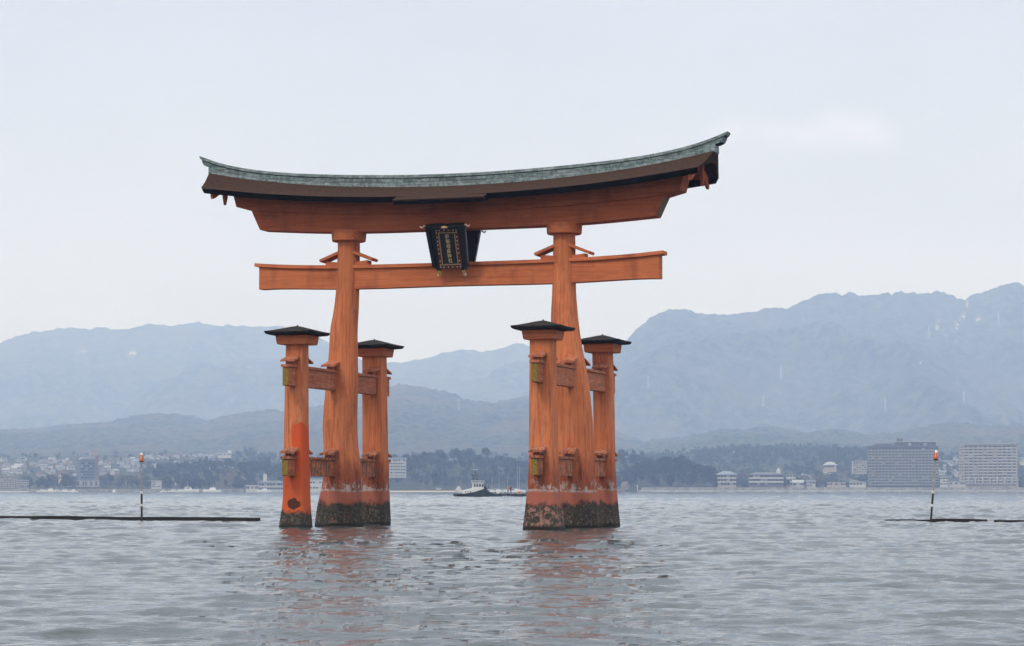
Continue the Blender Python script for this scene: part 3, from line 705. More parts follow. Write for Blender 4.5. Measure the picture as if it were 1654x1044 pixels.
zone(44, 1165, 1400, 2085, 2330, 'brownish tree behind the low waterfront houses left of the dark apartment block', 'trees behind the waterfront houses', (1, 2, 2, 0))
zone(40, 255, 392, 2060, 2420, 'dark tree in the wood below the hillside houses left of the ferry terminal', 'trees of the wood below the hillside houses')
zone(10, 385, 445, 2150, 2420, 'dark tree in the wood behind the ferry terminal', 'trees behind the ferry terminal')
zone(20, 45, 128, 2060, 2230, 'dark tree between the far left apartment house and the hotel tower', 'trees left of the hotel tower', (0, 0, 1, 2))
zone(16, 160, 240, 2060, 2250, 'dark tree on the shore right of the hotel tower', 'trees right of the hotel tower', (0, 2, 1))
def mass(name, n, zones, label, mi):
    Vs = []
    for _ in range(n):
        u0, u1, Ra, Rb, s0, s1 = random.choice(zones)
        u = random.uniform(u0, u1); R = random.uniform(Ra, Rb); x, y, _z = W(u, R); s = random.uniform(s0, s1)
        V = PROTO[random.randrange(7)][0]; V = V.reshape(-1, 4, 3)[::2].reshape(-1, 3)*s; a = random.uniform(0, 6.28)
        ca, sa = math.cos(a), math.sin(a)
        Vs.append(np.stack([V[:, 0]*ca-V[:, 1]*sa+x, V[:, 0]*sa+V[:, 1]*ca+y, V[:, 2]+G(u, R)-1], -1))
    V = np.concatenate(Vs); o = npmesh(name, V, quads(len(V)//4), M_leaf[mi], smooth=False); tag(o, label, None, kind='stuff')
mass('woodland', 700, [(662, 880, 2060, 2450, .8, 1.2), (600, 662, 2130, 2450, .8, 1.2), (480, 610, 2060, 2450, .8, 1.2), (985, 1165, 2060, 2480, .8, 1.2), (985, 1165, 2040, 2280, .8, 1.2), (255, 470, 2070, 2480, .7, 1.1)], 'dark wood covering the low shore knolls', 3)
mass('woodland', 1100, [(1120, 1420, 2450, 3120, .6, .95), (1300, 1700, 2500, 3120, .6, .9), (1120, 1420, 2700, 3120, .6, 1.0), (880, 1130, 2500, 3100, .6, 1.)], 'darker wooded slope behind the right hand waterfront', 0)
mass('woodland', 1150, [(-150, 480, 2250, 3140, .4, .7), (-150, 480, 2250, 3140, .4, .7), (230, 480, 2400, 2700, .7, 1.0), (380, 640, 2500, 3140, .8, 1.2), (600, 900, 2500, 3140, .8, 1.2), (1640, 2500, 2060, 3000, .7, 1.1), (-1100, -100, 2060, 3000, .7, 1.1), (1500, 1800, 2150, 2900, .5, .9), (1160, 1420, 2100, 2500, .6, .9)], 'scattered trees and gardens among the hillside houses', 0)

# ------------------------------------------------------------------ buildings
def wallm(n, c): return simple(n, c, .08, .3, .85, .2)
M_white = wallm('white wall', (.43, .43, .415)); M_grey = wallm('grey wall', (.34, .34, .34)); M_beige = wallm('beige wall', (.34, .31, .26))
M_brown = wallm('brown grey wall', (.10, .098, .088)); M_conc = wallm('concrete', (.36, .35, .33)); M_tan = wallm('tan wall', (.46, .34, .25))
M_rgrey = wallm('grey roof', (.10, .105, .115)); M_rblue = wallm('blue grey roof', (.14, .17, .21)); M_rbrown = wallm('brown roof', (.09, .065, .055)); M_rlight = wallm('pale metal roof', (.26, .28, .3))
M_glass = mat('dark window glass', (.03, .038, .045), .15, spec=.6); M_curt = wallm('curtained window', (.34, .35, .35)); M_rail = wallm('pale balcony front', (.40, .38, .35)); M_dkrail = wallm('grey balcony front', (.24, .235, .215))
def yaw_to(u, extra=0.): return -math.atan((u-827)/F)+R_(extra)
def root_at(name, u, R, label, cat, group=None, extra=0., z=None):
    x, y, _ = W(u, R); o = empty(name, (x, y, 0 if z is None else z), yaw_to(u, extra)); tag(o, label, cat, group); return o
def windows(root, lst, m=M_glass, name='window'):
    """lst of boxes x0,x1,y0,y1,z0,z1; the first hundred are parts, any more are one part"""
    me0 = {}; rw = random.Random(len(lst))
    for k, b in enumerate(lst[:100]):
        cur = rw.random() < .22 and m is M_glass; key = tuple(round(b[i+1]-b[i], 3) for i in (0, 2, 4))+(cur,)
        if key in me0:
            o = me0[key].copy(); COL.objects.link(o)
        else:
            mb = MB(); mb.box(0, key[0], 0, key[1], 0, key[2]); o = mb.build(name, M_curt if cur else m); me0[key] = o
        o.parent = root; o.location = (b[0], b[2], b[4])
    if len(lst) > 100:
        mb = MB()
        for b in lst[100:]: mb.box(*b)
        o = mb.build(name, m, root); o['kind'] = 'stuff'; o['label'] = 'remaining rows of windows'
def slab_block(u0, u1, vt, vb, R, depth, floors, bays, wall, rail, name, label, cat, extra=0., top=1.0, railh=.42, roofm=None, fins=True, wh=.6, group=None, side=True):
    Wd = (u1-u0)/F*R; zb = Z_of(vb, R); H = Z_of(vt, R)-zb; root = root_at(name, (u0+u1)/2, R, label, cat, group, extra, zb)
    mb = MB(); mb.box(-Wd/2, Wd/2, 0, depth, -3, H); mb.build('wall', wall, root)
    fh = (H-top)/floors; bw = Wd/bays; wl = []
    for f in range(floors):
        z = f*fh
        if rail is not None:
            mb = MB(); mb.box(-Wd/2-.1, Wd/2+.1, -1.35, -.003, z-.12, z); mb.box(-Wd/2-.1, Wd/2+.1, -1.35, -1.23, z+.003, z+fh*railh); mb.build('balcony', rail, root)
        for b in range(bays):
            x = -Wd/2+b*bw
            wl.append((x+bw*.14, x+bw*.86, -.04, .03, z+fh*(.9-wh), z+fh*.88))
        if side:
            for k in range(2): wl.append((Wd/2-.03, Wd/2+.04, depth*(.2+.4*k), depth*(.34+.4*k), z+fh*.35, z+fh*.8))
    random.Random(3).shuffle(wl); windows(root, wl)
    if fins and rail is not None:
        for b in range(bays+1):
            x = -Wd/2+b*bw; mb = MB(); mb.box(x-.09, x+.09, -1.22, -.06, 0, H-top); mb.build('balcony_divider', rail, root)
    mb = MB(); mb.box(-Wd/2-.5, Wd/2+.5, -1.5, depth+.5, H+.003, H+.55); mb.build('roof', roofm or wall, root)
    return root, Wd, H, fh
# the dark stepped apartment block and its pale neighbour on the right
r, Wd, H, fh = slab_block(1402, 1514, 722.5, 784, 2095, 15, 13, 21, M_brown, M_dkrail, 'apartment_block', 'long dark grey apartment block with a stepped roof behind the leaning pole', 'apartment block', 4, railh=.38)
mb = MB(); mb.box(-Wd*.10, Wd*.47, 1, 14, H+.56, H+4.3); mb.build('upper_storey', M_brown, r)
mb = MB(); mb.box(-Wd*.115, Wd*.485, -.2, 15, H+4.303, H+4.8); mb.build('upper_roof', M_conc, r)
mb = MB(); mb.box(-Wd*.08, Wd*.0, 4, 10, H+4.803, H+7.6); mb.build('lift_tower', M_brown, r)
mb = MB(); mb.loft([[(x, y, z) for x, z in ((-Wd*.47, H+.56), (-Wd*.11, H+.56), (-Wd*.11, H+3.2), (-Wd*.38, H+3.0))] for y in (1, 14)]); mb.build('sloping_roof', M_rgrey, r)
windows(r, [(-Wd*.09+k*3.4, -Wd*.09+k*3.4+2.2, .95, 1.03, H+1.2, H+3.4) for k in range(10)], name='upper_window')
r, Wd, H, fh = slab_block(1556, 1640, 718.5, 782, 2105, 14, 13, 11, M_beige, M_rail, 'apartment_block', 'pale beige apartment block with light balcony bands at the right edge', 'apartment block', -6, railh=.36, roofm=M_rail)
mb = MB(); mb.box(-Wd/2-4.6, -Wd/2-.05, 1.5, 13, -3, H-.6); mb.build('end_wing', M_beige, r)
windows(r, [(-Wd/2-4.0+1.9*j, -Wd/2-4.0+1.9*j+1.1, 1.44, 1.53, f*fh+1.0, f*fh+2.1) for f in range(13) for j in range(2)], name='wing_window')
for k in range(7):
    mb = MB(); x = -Wd/2+4+k*(Wd-8)/6; mb.loft([[(x-.5, y, 0), (x+.5, y, 0), (x+.5, y, 5.2), (x-.5, y, 5.2)] for y in (-3.2, -1.4)]); mb.build('entrance_pier', M_rail, r)
# small apartment house between the woods and the dark block
slab_block(1377, 1399, 746, 761, 2300, 9, 4, 5, M_white, M_rail, 'apartment_house', 'small white four storey apartment house just left of the dark apartment block', 'apartment house', 8)
# low waterfront buildings on the right
def hiproof(root, Wd, D, z, h, over, m, inset=.5, name='roof'):
    mb = MB(); a = Wd/2+over; b0 = -over; b1 = D+over
    rings = [[(-a, b0, z), (a, b0, z), (a, b1, z), (-a, b1, z)], [(-a, b0, z+.3), (a, b0, z+.3), (a, b1, z+.3), (-a, b1, z+.3)], [(-a*inset, D/2-.2, z+h), (a*inset, D/2-.2, z+h), (a*inset, D/2+.2, z+h), (-a*inset, D/2+.2, z+h)]]
    mb.loft(rings); return mb.build(name, m, root)
def low_building(u0, u1, vt, vb, R, D, floors, bays, wall, roofm, roofh, label, name='building', cat='building', rail=None, extra=0., kind='hip', over=1.2, inset=.5):
    Wd = (u1-u0)/F*R; zb = Z_of(vb, R); H = Z_of(vt, R)-zb; r = root_at(name, (u0+u1)/2, R, label, cat, None, extra, zb)
    mb = MB(); mb.box(-Wd/2, Wd/2, 0, D, -3, H); mb.build('wall', wall, r); fh = H/floors; wl = []
    for f in range(floors):
        if rail is not None and (f > 0 or floors == 1):
            mb = MB(); mb.box(-Wd/2-.3, Wd/2+.3, -1.5, -.003, f*fh-.15, f*fh); mb.box(-Wd/2-.3, Wd/2+.3, -1.5, -1.38, f*fh+.003, f*fh+fh*.36); mb.build('balcony', rail, r)
        for b in range(bays):
            x = -Wd/2+b*Wd/bays; q = Wd/bays; wl.append((x+q*.1, x+q*.9, -.04, .03, f*fh+fh*.42, f*fh+fh*.88))
        wl.append((Wd/2-.03, Wd/2+.04, D*.3, D*.6, f*fh+fh*.4, f*fh+fh*.8))
    windows(r, wl)
    if kind == 'hip': hiproof(r, Wd, D, H+.003, roofh, over, roofm, inset)
    elif kind == 'gable':
        mb = MB(); mb.loft([[(x, y, z) for y, z in ((-over*.6, H+.003), (D+over*.6, H+.003), (D/2, H+roofh))] for x in (-Wd/2-.4, Wd/2+.4)]); mb.build('roof', roofm, r)
    elif kind == 'mono':
        mb = MB(); mb.loft([[(x, y, z) for x, z in ((-Wd/2-.3, H+.003), (Wd/2+.3, H+.003), (Wd/2+.3, H+.4), (-Wd/2-.3, H+roofh))] for y in (-.4, D+.4)]); mb.build('roof', roofm, r)
    else:
        mb = MB(); mb.box(-Wd/2-.3, Wd/2+.3, -.3, D+.3, H+.003, H+roofh); mb.build('roof', roofm, r)
    return r, Wd, H
low_building(1158, 1188, 767.5, 786, 2060, 12, 3, 6, M_beige, M_rblue, 3.3, 'three storey waterfront building with a pale hipped roof beside the shore wood', rail=M_rail, over=2, inset=.35)
r, Wd, H = low_building(1209, 1264, 767.5, 786, 2050, 13, 3, 9, M_brown, M_rgrey, 2.4, 'long waterfront hotel with white balcony bands and a small white roof tower', 'hotel_building', 'hotel', M_white, over=1.5, inset=.6)
mb = MB(); mb.box(Wd*.30, Wd*.42, 3, 7, H, H+4.3); mb.build('roof_tower', M_white, r)
mb = MB(); mb.lathe([(1.2, H+4.303), (1.1, H+5.0), (.3, H+5.8), (.1, H+6.6)], 12, (Wd*.36, 5)); mb.build('tower_cap', M_white, r)
mb = MB(); mb.bar((Wd*.17, 4, H+2), (Wd*.17, 4, H+5.5), .12); mb.build('mast', M_conc, r)
low_building(1269, 1284, 767, 786, 2090, 9, 3, 3, M_conc, M_rblue, .5, 'grey three storey house right of the white banded hotel', 'house', 'house', kind='flat')
low_building(1279, 1297, 780, 788, 2045, 8, 1, 3, M_grey, M_rlight, 2.4, 'low shed with a pale metal roof right of the white banded hotel', 'shed', 'shed', kind='gable')
low_building(1301, 1316, 779, 787, 2050, 8, 2, 3, M_conc, M_rgrey, 1.8, 'small grey house with a dark gable roof on the sea wall', 'house', 'house', kind='gable')
low_building(1335, 1365, 780.5, 786, 2050, 9, 1, 7, M_beige, M_beige, .6, 'low cream flat roofed building on the sea wall', kind='flat')
low_building(1371, 1397, 780, 786, 2050, 10, 1, 5, M_white, M_rlight, 3.2, 'low white building with a sloping roof below the dark apartment block', kind='mono')
low_building(1330, 1350, 752, 758, 2350, 12, 1, 5, M_beige, M_rlight, 3.5, 'pale hall with a curved looking roof among the brownish trees', 'hall', 'hall', kind='hip', inset=.3)
low_building(1517, 1530, 772, 785, 2080, 9, 3, 3, M_white, M_rgrey, 1.5, 'narrow white house between the two apartment blocks', 'house', 'house', kind='gable')
low_building(1532, 1558, 779.5, 785, 2060, 8, 1, 6, M_conc, M_rlight, .8, 'low grey shed in front of the gap between the apartment blocks', 'shed', 'shed', kind='flat')
low_building(1646, 1668, 741, 747, 2300, 9, 2, 4, M_white, M_rlight, 1.2, 'white two storey house at the right edge behind the pale apartment block', 'house', 'house', kind='flat')
low_building(1090, 1100, 742, 746, 2330, 8, 1, 3, M_beige, M_rlight, .9, 'cream roofed house showing above the dark shore wood', 'house', 'house', kind='flat')
# hotel tower on the left
R = 2190; zb = Z_of(777, R); r = root_at('hotel_tower', 145.5, R, 'tall grey blue hotel tower with a slanted pale roof and a roof fin', 'hotel tower', None, 14, zb); q = R/F
mb = MB(); mb.box(-8.2, 5.2, 0, 10, -3, 19.8); mb.build('wall', wallm('slate wall', (.10, .12, .15)), r)
mb = MB(); mb.box(5.22, 8.6, .4, 10, -3, 23.2); mb.build('stair_wing', wallm('mauve grey wall', (.18, .15, .15)), r)
mb = MB(); mb.loft([[(x, y, z) for x, z in ((-8.8, 19.803), (5.2, 19.803), (5.2, 22.9), (-5.5, 21.6))] for y in (-.7, 10.5)]); mb.build('roof', M_rlight, r)
mb = MB(); mb.box(1.5, 8.3, 3, 6.5, 23.21, 28.6); mb.build('roof_fin', wallm('dull roof fin', (.27, .24, .25)), r)
for f in range(7):
    mb = MB(); mb.box(-8.5, 5.15, -.9, -.003, 1.2+f*2.7-.25, 1.2+f*2.7+.75); mb.build('balcony', wallm('slate band', (.13, .16, .20)), r)
windows(r, [(-7.9+k*2.15, -7.9+k*2.15+1.8, -.04, .03, 2.1+f*2.7, 3.6+f*2.7) for f in range(6) for k in range(6)])
mb = MB(); mb.box(-24, 9, -3, 6, -6, .4); mb.build('podium', wallm('podium wall', (.27, .25, .25)), r)
windows(r, [(-23.5+k*2.4, -23.5+k*2.4+1.3, -3.05, -2.97, -4.6, -.8) for k in range(13)], name='podium_window')
slab_block(-6, 29, 769.5, 788, 2060, 12, 5, 8, M_beige, M_rail, 'apartment_house', 'pale apartment house with a blank end wall at the far left of the shore', 'apartment house', 3)
low_building(30, 48, 777, 788, 2060, 11, 3, 5, M_conc, M_rlight, .8, 'grey three storey annex beside the far left apartment house', kind='flat', rail=M_rail)
low_building(96, 106, 765, 776, 2150, 8, 2, 3, M_tan, M_rbrown, 2.2, 'tan house with a brown roof left of the hotel tower', 'house', 'house', kind='gable')
low_building(246, 261, 777.5, 789, 2045, 8, 3, 2, M_white, M_white, .5, 'small white cubic house with dark square windows right of the orange topped pole', 'house', 'house', kind='flat', extra=-8)
low_building(353, 374, 733.5, 738, 2950, 12, 1, 7, M_white, M_rlight, .8, 'long white building beside the dome on the hill crest', kind='flat')
mb = MB(); rr_ = 2.5
mb.lathe([(rr_*math.cos(a), rr_*math.sin(a)) for a in [k*math.pi/2/6 for k in range(-3, 6)]]+[(.02, rr_)], 16)
x, y, _ = W(371, 2955); o = mb.build('radar_dome', M_white, None, smooth=True, loc=(x, y+4, Z_of(731.5, 2955))); tag(o, 'white round dome above the crest of the wooded hill', 'dome')
r2 = MB(); r2.lathe([(.9, -9), (.9, -1)], 8); r2.build('pedestal', M_conc, o)
# ferry terminal seen left of and between the left pillars
r, Wd, H = low_building(419, 458, 781, 793.5, 2010, 14, 2, 9, M_white, M_rgrey, 2.3, 'white two storey ferry terminal with a low roof and a slim white tower', 'ferry_terminal', 'ferry terminal', M_white, over=2.2, inset=.6)
mb = MB(); mb.box(-Wd*.32, -Wd*.17, 4, 7, H+.5, H+8); mb.build('tower', M_white, r)
mb = MB(); mb.box(Wd/2+.01, Wd/2+22, 0, 12, -3, H*.9); mb.build('rear_wing', M_white, r)
mb = MB(); mb.box(Wd/2+22.02, Wd/2+36, -1, 12, -3, H+4.2); mb.build('east_wing', M_white, r)
windows(r, [(Wd/2+22.6+k*2.6, Wd/2+22.6+k*2.6+2.0, -1.05, -.97, z, z+1.5) for z in (2.0, 6.5) for k in range(5)], name='wing_window')
mb = MB(); mb.box(Wd/2+21.2, Wd/2+37, -2, 13, H+4.203, H+4.9); mb.build('wing_roof', M_rgrey, r)
low_building(398, 419, 785, 793.5, 1995, 8, 1, 7, M_white, M_white, .6, 'low white waiting hall at the left end of the ferry terminal', 'hall', 'hall', kind='flat')
# white hospital-like block right of the left rear pillar
slab_block(598, 655, 741, 767, 2105, 12, 5, 14, M_white, M_white, 'white_block', 'white five storey building on the wooded slope right of the left rear pillar', 'building', -5, railh=.4, fins=False)

# ------------------------------------------------------------------ houses on the slopes
def house_proto(k):
    wm = [M_white, M_white, M_beige, M_conc, M_white][k]; rm = [M_rgrey, M_rblue, M_rbrown, M_rlight, M_rlight][k]
    w_, d_, h_ = [(9, 7, 5.4), (11, 7, 3.4), (8, 8, 5.2), (12, 8, 5.8), (8, 6, 5.6)][k]
    mb = MB(); mb.box(-w_/2, w_/2, 0, d_, -3, h_)
    mb.loft([[(x, y, z) for y, z in ((-.7, h_+.003), (d_+.7, h_+.003), (d_/2, h_+2.1))] for x in (-w_/2-.5, w_/2+.5)], mi=1)
    for f in range(1 if h_ < 4 else 2):
        for j in range(3): x = -w_/2+.8+j*(w_-1)/3; mb.box(x, x+w_*.17, -.04, .02, 1+f*2.6, 2.3+f*2.6, mi=2)
    if k == 4: mb.box(w_/2+.02, w_/2+3, .5, d_-1, -3, 2.6)
    return mb.build('hillside_house', [wm, rm, M_glass])
HL = ['white house with a grey gable roof', 'low white bungalow with blue grey roof', 'beige house with a brown roof', 'wide grey house with a pale roof', 'white house with a side annex']
hp = [None]*5
def house(k, u, R, place, group, s=1.):
    if hp[k] is None: hp[k] = house_proto(k); o = hp[k]
    else: o = hp[k].copy(); COL.objects.link(o)
    x, y, _ = W(u, R); o.location = (x, y, G(u, R)-.2); o.rotation_euler = (0, 0, yaw_to(u, random.choice([0, 8, -12, 25, -30, 90, 60]))); o.scale = (s, s, s)
    tag(o, HL[k]+' '+place, 'house', group)
def vground(u, R): return 792-(G(u, R)-CH)/R*F
def houses(n, u0, u1, va, vb, place, group, s=(.5, .85), ks=(0, 0, 1, 1, 3, 4, 2, 2)):
    c = 0; t_ = 0
    while c < n and t_ < 4000:
        t_ += 1; u = random.uniform(u0, u1); R = random.uniform(2130, 3140); v = vground(u, R)
        if va <= v <= vb: house(random.choice(ks), u, R, place, group, random.uniform(*s)); c += 1
houses(70, -10, 128, 744, 771, 'left of the hotel tower', 'houses on the slope left of the hotel tower')
houses(32, 162, 228, 744, 768, 'between the hotel tower and the pole', 'houses between the hotel tower and the left pole')
houses(30, 232, 352, 738, 744.5, 'in the row along the hill crest', 'upper row of hillside houses')
houses(38, 232, 378, 751, 759, 'in the row above the dark wood', 'lower row of hillside houses')
houses(6, 262, 292, 782, 787, 'beside the white cubic house', 'harbour houses')
houses(22, 1517, 1552, 741, 776, 'in the gap between the two apartment blocks', 'houses between the apartment blocks')
houses(12, 1642, 1690, 745, 778, 'beside the pale apartment block', 'houses right of the pale apartment block')
houses(9, 1290, 1395, 766, 784, 'left of the dark apartment block', 'houses left of the dark apartment block')

# ------------------------------------------------------------------ shore works
def strip(name, u0, u1, R, prof, m, label, cat, n=40):
    mb = MB(); rings = []
    for i in range(n+1):
        u = u0+(u1-u0)*i/n; rings.append([(X_of(u, R+d), R+d-CD, z) for d, z in prof])
    mb.loft(rings); o = mb.build(name, m); tag(o, label, cat); return o
M_sea_wall = simple('stained concrete wall', (.20, .195, .185), .35, .3, .9); M_quay = simple('quay concrete', (.30, .29, .275), .3, .2, .9)
strip('sea_wall', 1035, 3200, 2006, [(0, -2), (0, 3.9), (1.2, 3.9), (1.2, -2)], M_sea_wall, 'long grey concrete sea wall along the right hand shore', 'sea wall')
strip('quay', 1030, 3200, 1998, [(0, -2), (0, 1.1), (7.9, 1.3), (7.9, -2)], M_quay, 'pale low apron in front of the grey sea wall', 'quay')
strip('sea_wall', -1800, 395, 2004, [(0, -2), (0, 2.4), (6, 2.5), (6, -2)], M_sea_wall, 'low dark quay wall along the left hand harbour', 'quay')
strip('pier', -60, 48, 1975, [(0, -1.5), (0, .7), (4, .7), (4, -1.5)], wallm('pale pontoon', (.6, .58, .54)), 'pale floating pier in front of the far left apartment house', 'pier')
strip('pier', 215, 252, 1972, [(0, -1.5), (0, .8), (5, .8), (5, -1.5)], M_quay, 'grey harbour pier right of the left pole', 'pier')
o = strip('beach', 628, 738, 1996, [(0, -1), (2, .35), (14, 1.1), (18, -1)], wallm('sand', (.30, .265, .21)), 'pale sandy beach left of the tugboat', None); o['kind'] = 'structure'
def rock(u, R, w_, h_, label, m, seed, tp=.85):
    mb = MB(); n = 18; rings = []
    for k in range(8):
        t = k/7; rings.append([((w_/2)*(1-t**1.5*tp)*math.cos(a)*(1+.28*float(fbm(np.array([a*2.+seed]), np.array([t*3.]), 3, seed)[0])), (w_/2)*(1-t**1.5*tp)*math.sin(a)*.8*(1+.28*float(fbm(np.array([a*2.+seed]), np.array([t*3.+4]), 3, seed)[0])), -1+t*(h_+1)) for a in [2*math.pi*i/n for i in range(n)]])
    mb.loft(rings); x, y, _ = W(u, R); o = mb.build('rock', m, None, loc=(x, y, G(u, R)-1 if R > 2012 else 0)); tag(o, label, 'rock')
M_rock = simple('pale rock', (.33, .30, .26), .5, .6, .95)
rock(741, 1992, 7.5, 5.0, 'pale jagged rock on the shore just left of the tugboat', M_rock, 2)
rock(1009, 2019, 8, 7, 'pale bare rock face at the left foot of the shore wood', simple('bare cliff rock', (.15, .13, .105), .5, .5, .95), 5, .35)
rock(1002, 2000, 10, 3.4, 'dark low rock at the waterline beside the right rear pillar', simple('dark rock', (.08, .075, .07), .4, .5, .95), 7)
def cyl(m, a, b, r, parent, name, r2=None, n=8): mb = MB(); mb.bar(a, b, r, r2, n); return mb.build(name, m, parent, smooth=True)
r = root_at('harbour_light', 1029, 1999, 'small white harbour light on the quay near the shore wood', 'harbour light', None, 0, 1.1)
cyl(M_white, (0, 0, 0), (0, 0, 3.6), .45, r, 'column', .3); cyl(M_white, (0, 0, 3.6), (0, 0, 4.8), .75, r, 'lantern', .5)
# small van on the beach
r = root_at('van', 708.5, 2003, 'small white van parked on the beach left of the tugboat', 'van', None, 0, 1.6)
mb = MB(); mb.loft([[(x, y, z) for x, z in ((-2.3, .4), (2.3, .4), (2.35, 1.2), (1.9, 2.0), (-2.2, 2.05))] for y in (-.9, .9)]); mb.build('body', M_white, r, bevel=.08)
mb = MB(); mb.box(.2, 1.6, -.93, -.89, 1.3, 1.85); mb.box(-1.9, 0, -.93, -.89, 1.3, 1.85); mb.build('window', M_glass, r)
for x in (-1.4, 1.5):
    for y in (-.8, .8): mb = MB(); mb.bar((x, y-.12, .36), (x, y+.12, .36), .36, n=14); mb.build('wheel', M_black, r)

# ------------------------------------------------------------------ boats
M_hullw = mat('white hull paint', (.66, .66, .64), .4, spec=.4); M_hulld = simple('black hull', (.018, .022, .02), .3, 1.2, .6); M_deck = wallm('deck', (.35, .33, .3))
def hull_mb(L, B, H, sheer=.35, draft=.6):
    mb = MB(); rings = []
    for i in range(15):
        t = i/14; x = -L/2+L*t; b = B/2*(1-abs(2*t-1)**3.2*(.25 if t < .5 else 1.)) if t < 1 else .03
        b = max(b, .04); z = H*(1+sheer*max(0, (t-.5)*2)**2+sheer*.25*max(0, .5-t)*2)
        rings.append([(x, -b*.55, -draft), (x, -b*.95, H*.2), (x, -b, z), (x, b, z), (x, b*.95, H*.2), (x, b*.55, -draft)])
    mb.loft(rings); return mb
def motor_boat(u, R, L, label, extra=0, mast=True, group='white motor boats moored along the harbour'):
    r = root_at('motor_boat', u, R, label, 'boat', group, extra, 0.)
    hull_mb(L, L*.28, L*.11).build('hull', M_hullw, r)
    mb = MB(); mb.loft([[(-L*.2, y, L*.11), (L*.18, y, L*.11), (L*.1, y, L*.25), (-L*.17, y, L*.25)] for y in (-L*.1, L*.1)]); mb.build('cabin', M_hullw, r, bevel=.05)
    mb = MB(); mb.box(-L*.15, L*.08, -L*.105, -L*.1, L*.17, L*.22); mb.build('window', M_glass, r)
    if mast: cyl(M_hullw, (-L*.05, 0, L*.25), (-L*.05, 0, L*.52), .06, r, 'mast')
for u, R, L, lb, ex in ((70, 1962, 9, 'small white motor boat, leftmost of those moored left of the hotel tower', 5), (83, 1966, 11, 'white motor boat with cabin moored in front of the trees left of the hotel tower', 170),
        (94, 1958, 8, 'small white motor boat moored beside the larger one left of the hotel tower', 10), (106, 1964, 10, 'white motor boat with tall mast moored below the hotel tower', -8),
        (120, 1968, 8, 'small white boat moored right below the hotel tower', 160), (186, 1968, 8, 'lone white boat by the quay right of the hotel tower', 80),
        (282, 1968, 9, 'white boat moored below the harbour houses', 12), (306, 1962, 17, 'large white motor yacht moored left of the ferry terminal', 4), (344, 1966, 15, 'long low white boat moored at the jetty left of the ferry terminal', 176),
        (428, 1970, 12, 'white ferry boat tied up in front of the ferry terminal', 178), (266, 1970, 7, 'small white boat at the pier beside the white cubic house', 30)):
    motor_boat(u, R, L, lb, ex)
def yacht(u, R, L, hm, label, extra=0):
    r = root_at('sailing_yacht', u, R, label, 'sailing yacht', 'sailing yachts moored behind the barge', extra, 0.)
    hull_mb(L, L*.27, L*.1).build('hull', M_hullw, r); cyl(mat('alloy mast', (.6, .6, .62), .4), (0, 0, L*.1), (0, 0, hm), .10, r, 'mast', .06)
    cyl(M_hullw, (0, 0, L*.2), (-L*.4, 0, L*.21), .12, r, 'boom')
    mb = MB(); mb.loft([[(-L*.2, y, L*.1), (L*.2, y, L*.1), (L*.12, y, L*.16), (-L*.16, y, L*.16)] for y in (-L*.08, L*.08)]); mb.build('cabin', M_hullw, r)
yacht(806, 1965, 12, 22, 'leftmost tall masted yacht moored behind the barge', 10); yacht(835.5, 1970, 13, 23.5, 'tall masted yacht left of a close pair moored behind the barge', 30)
yacht(839, 1960, 12, 21.5, 'tall masted yacht right of a close pair moored behind the barge', 24); yacht(795, 1960, 10, 13, 'short masted yacht moored just right of the tugboat', 0); yacht(820, 1962, 10, 12, 'short masted yacht moored behind the two standing men', 5)

# tugboat
TB = 572.
tug = root_at('tugboat', 764, TB, 'small tugboat with black hull and white wheelhouse beyond the gate', 'tugboat', None, 4)
k_ = TB/F
mb = MB(); rings = []
for x, b, zt in ((-4.75, .15, .75), (-4.4, .8, .80), (-3.6, 1.4, .72), (-2.2, 1.7, .70), (-.9, 1.8, .95), (.3, 1.8, 1.15), (1.4, 1.8, 1.5), (2.4, 1.75, 1.85), (3.4, 1.6, 1.5), (4.3, 1.4, 1.0), (4.9, 1.0, .9)):
    rings.append([(x, -b*.6, -.7), (x, -b, .15), (x, -b*1.04, zt), (x, b*1.04, zt), (x, b, .15), (x, b*.6, -.7)])
mb.loft(rings); mb.build('hull', M_hulld, tug, smooth=True)
mb = MB(); mb.loft([[(-2.45, y, .55), (-.15, y, .7), (-.1, y, 2.05), (-2.45, y, 1.5)] for y in (-1.45, 1.45)]); fc = mb.build('fore_cabin', M_hullw, tug, bevel=.05)
for x in (-1.9, -1.3, -.7): mb = MB(); mb.box(x-.13, x+.13, -1.475, -1.44, 1.0, 1.28); mb.build('porthole', M_glass, fc)
mb = MB(); mb.loft([[(-.2, y, .95), (2.55, y, 1.6), (2.5, y, 3.35), (-.05, y, 3.4)] for y in (-1.15, 1.15)]); wh_ = mb.build('wheelhouse', M_hullw, tug, bevel=.05)
for x in (.15, .78, 1.42, 2.05): mb = MB(); mb.box(x, x+.42, -1.185, -1.13, 2.35, 2.98); mb.build('window', M_glass, wh_)
mb = MB(); mb.box(-.35, 2.75, -1.4, 1.4, 3.41, 3.5); mb.build('roof', M_hullw, wh_)
for y in (-1.3, 1.3):
    cyl(M_hullw, (-.25, y, 3.85), (2.65, y, 3.85), .03, wh_, 'rail')
    for x in (-.25, .7, 1.7, 2.65): cyl(M_hullw, (x, y, 3.5), (x, y, 3.85), .025, wh_, 'stanchion')
ms = cyl(M_brown, (.55, 0, 3.5), (.55, 0, 6.6), .07, tug, 'mast', .05)
for dx in (-.45, .45): cyl(M_brown, (.55+dx*1.5, 0, 3.5), (.55, 0, 5.6), .05, ms, 'strut')
cyl(M_hullw, (-.05, 0, 6.55), (1.15, 0, 6.55), .05, ms, 'radar_bar'); cyl(M_brown, (.0, 0, 5.0), (1.1, 0, 5.0), .035, ms, 'cross_arm')
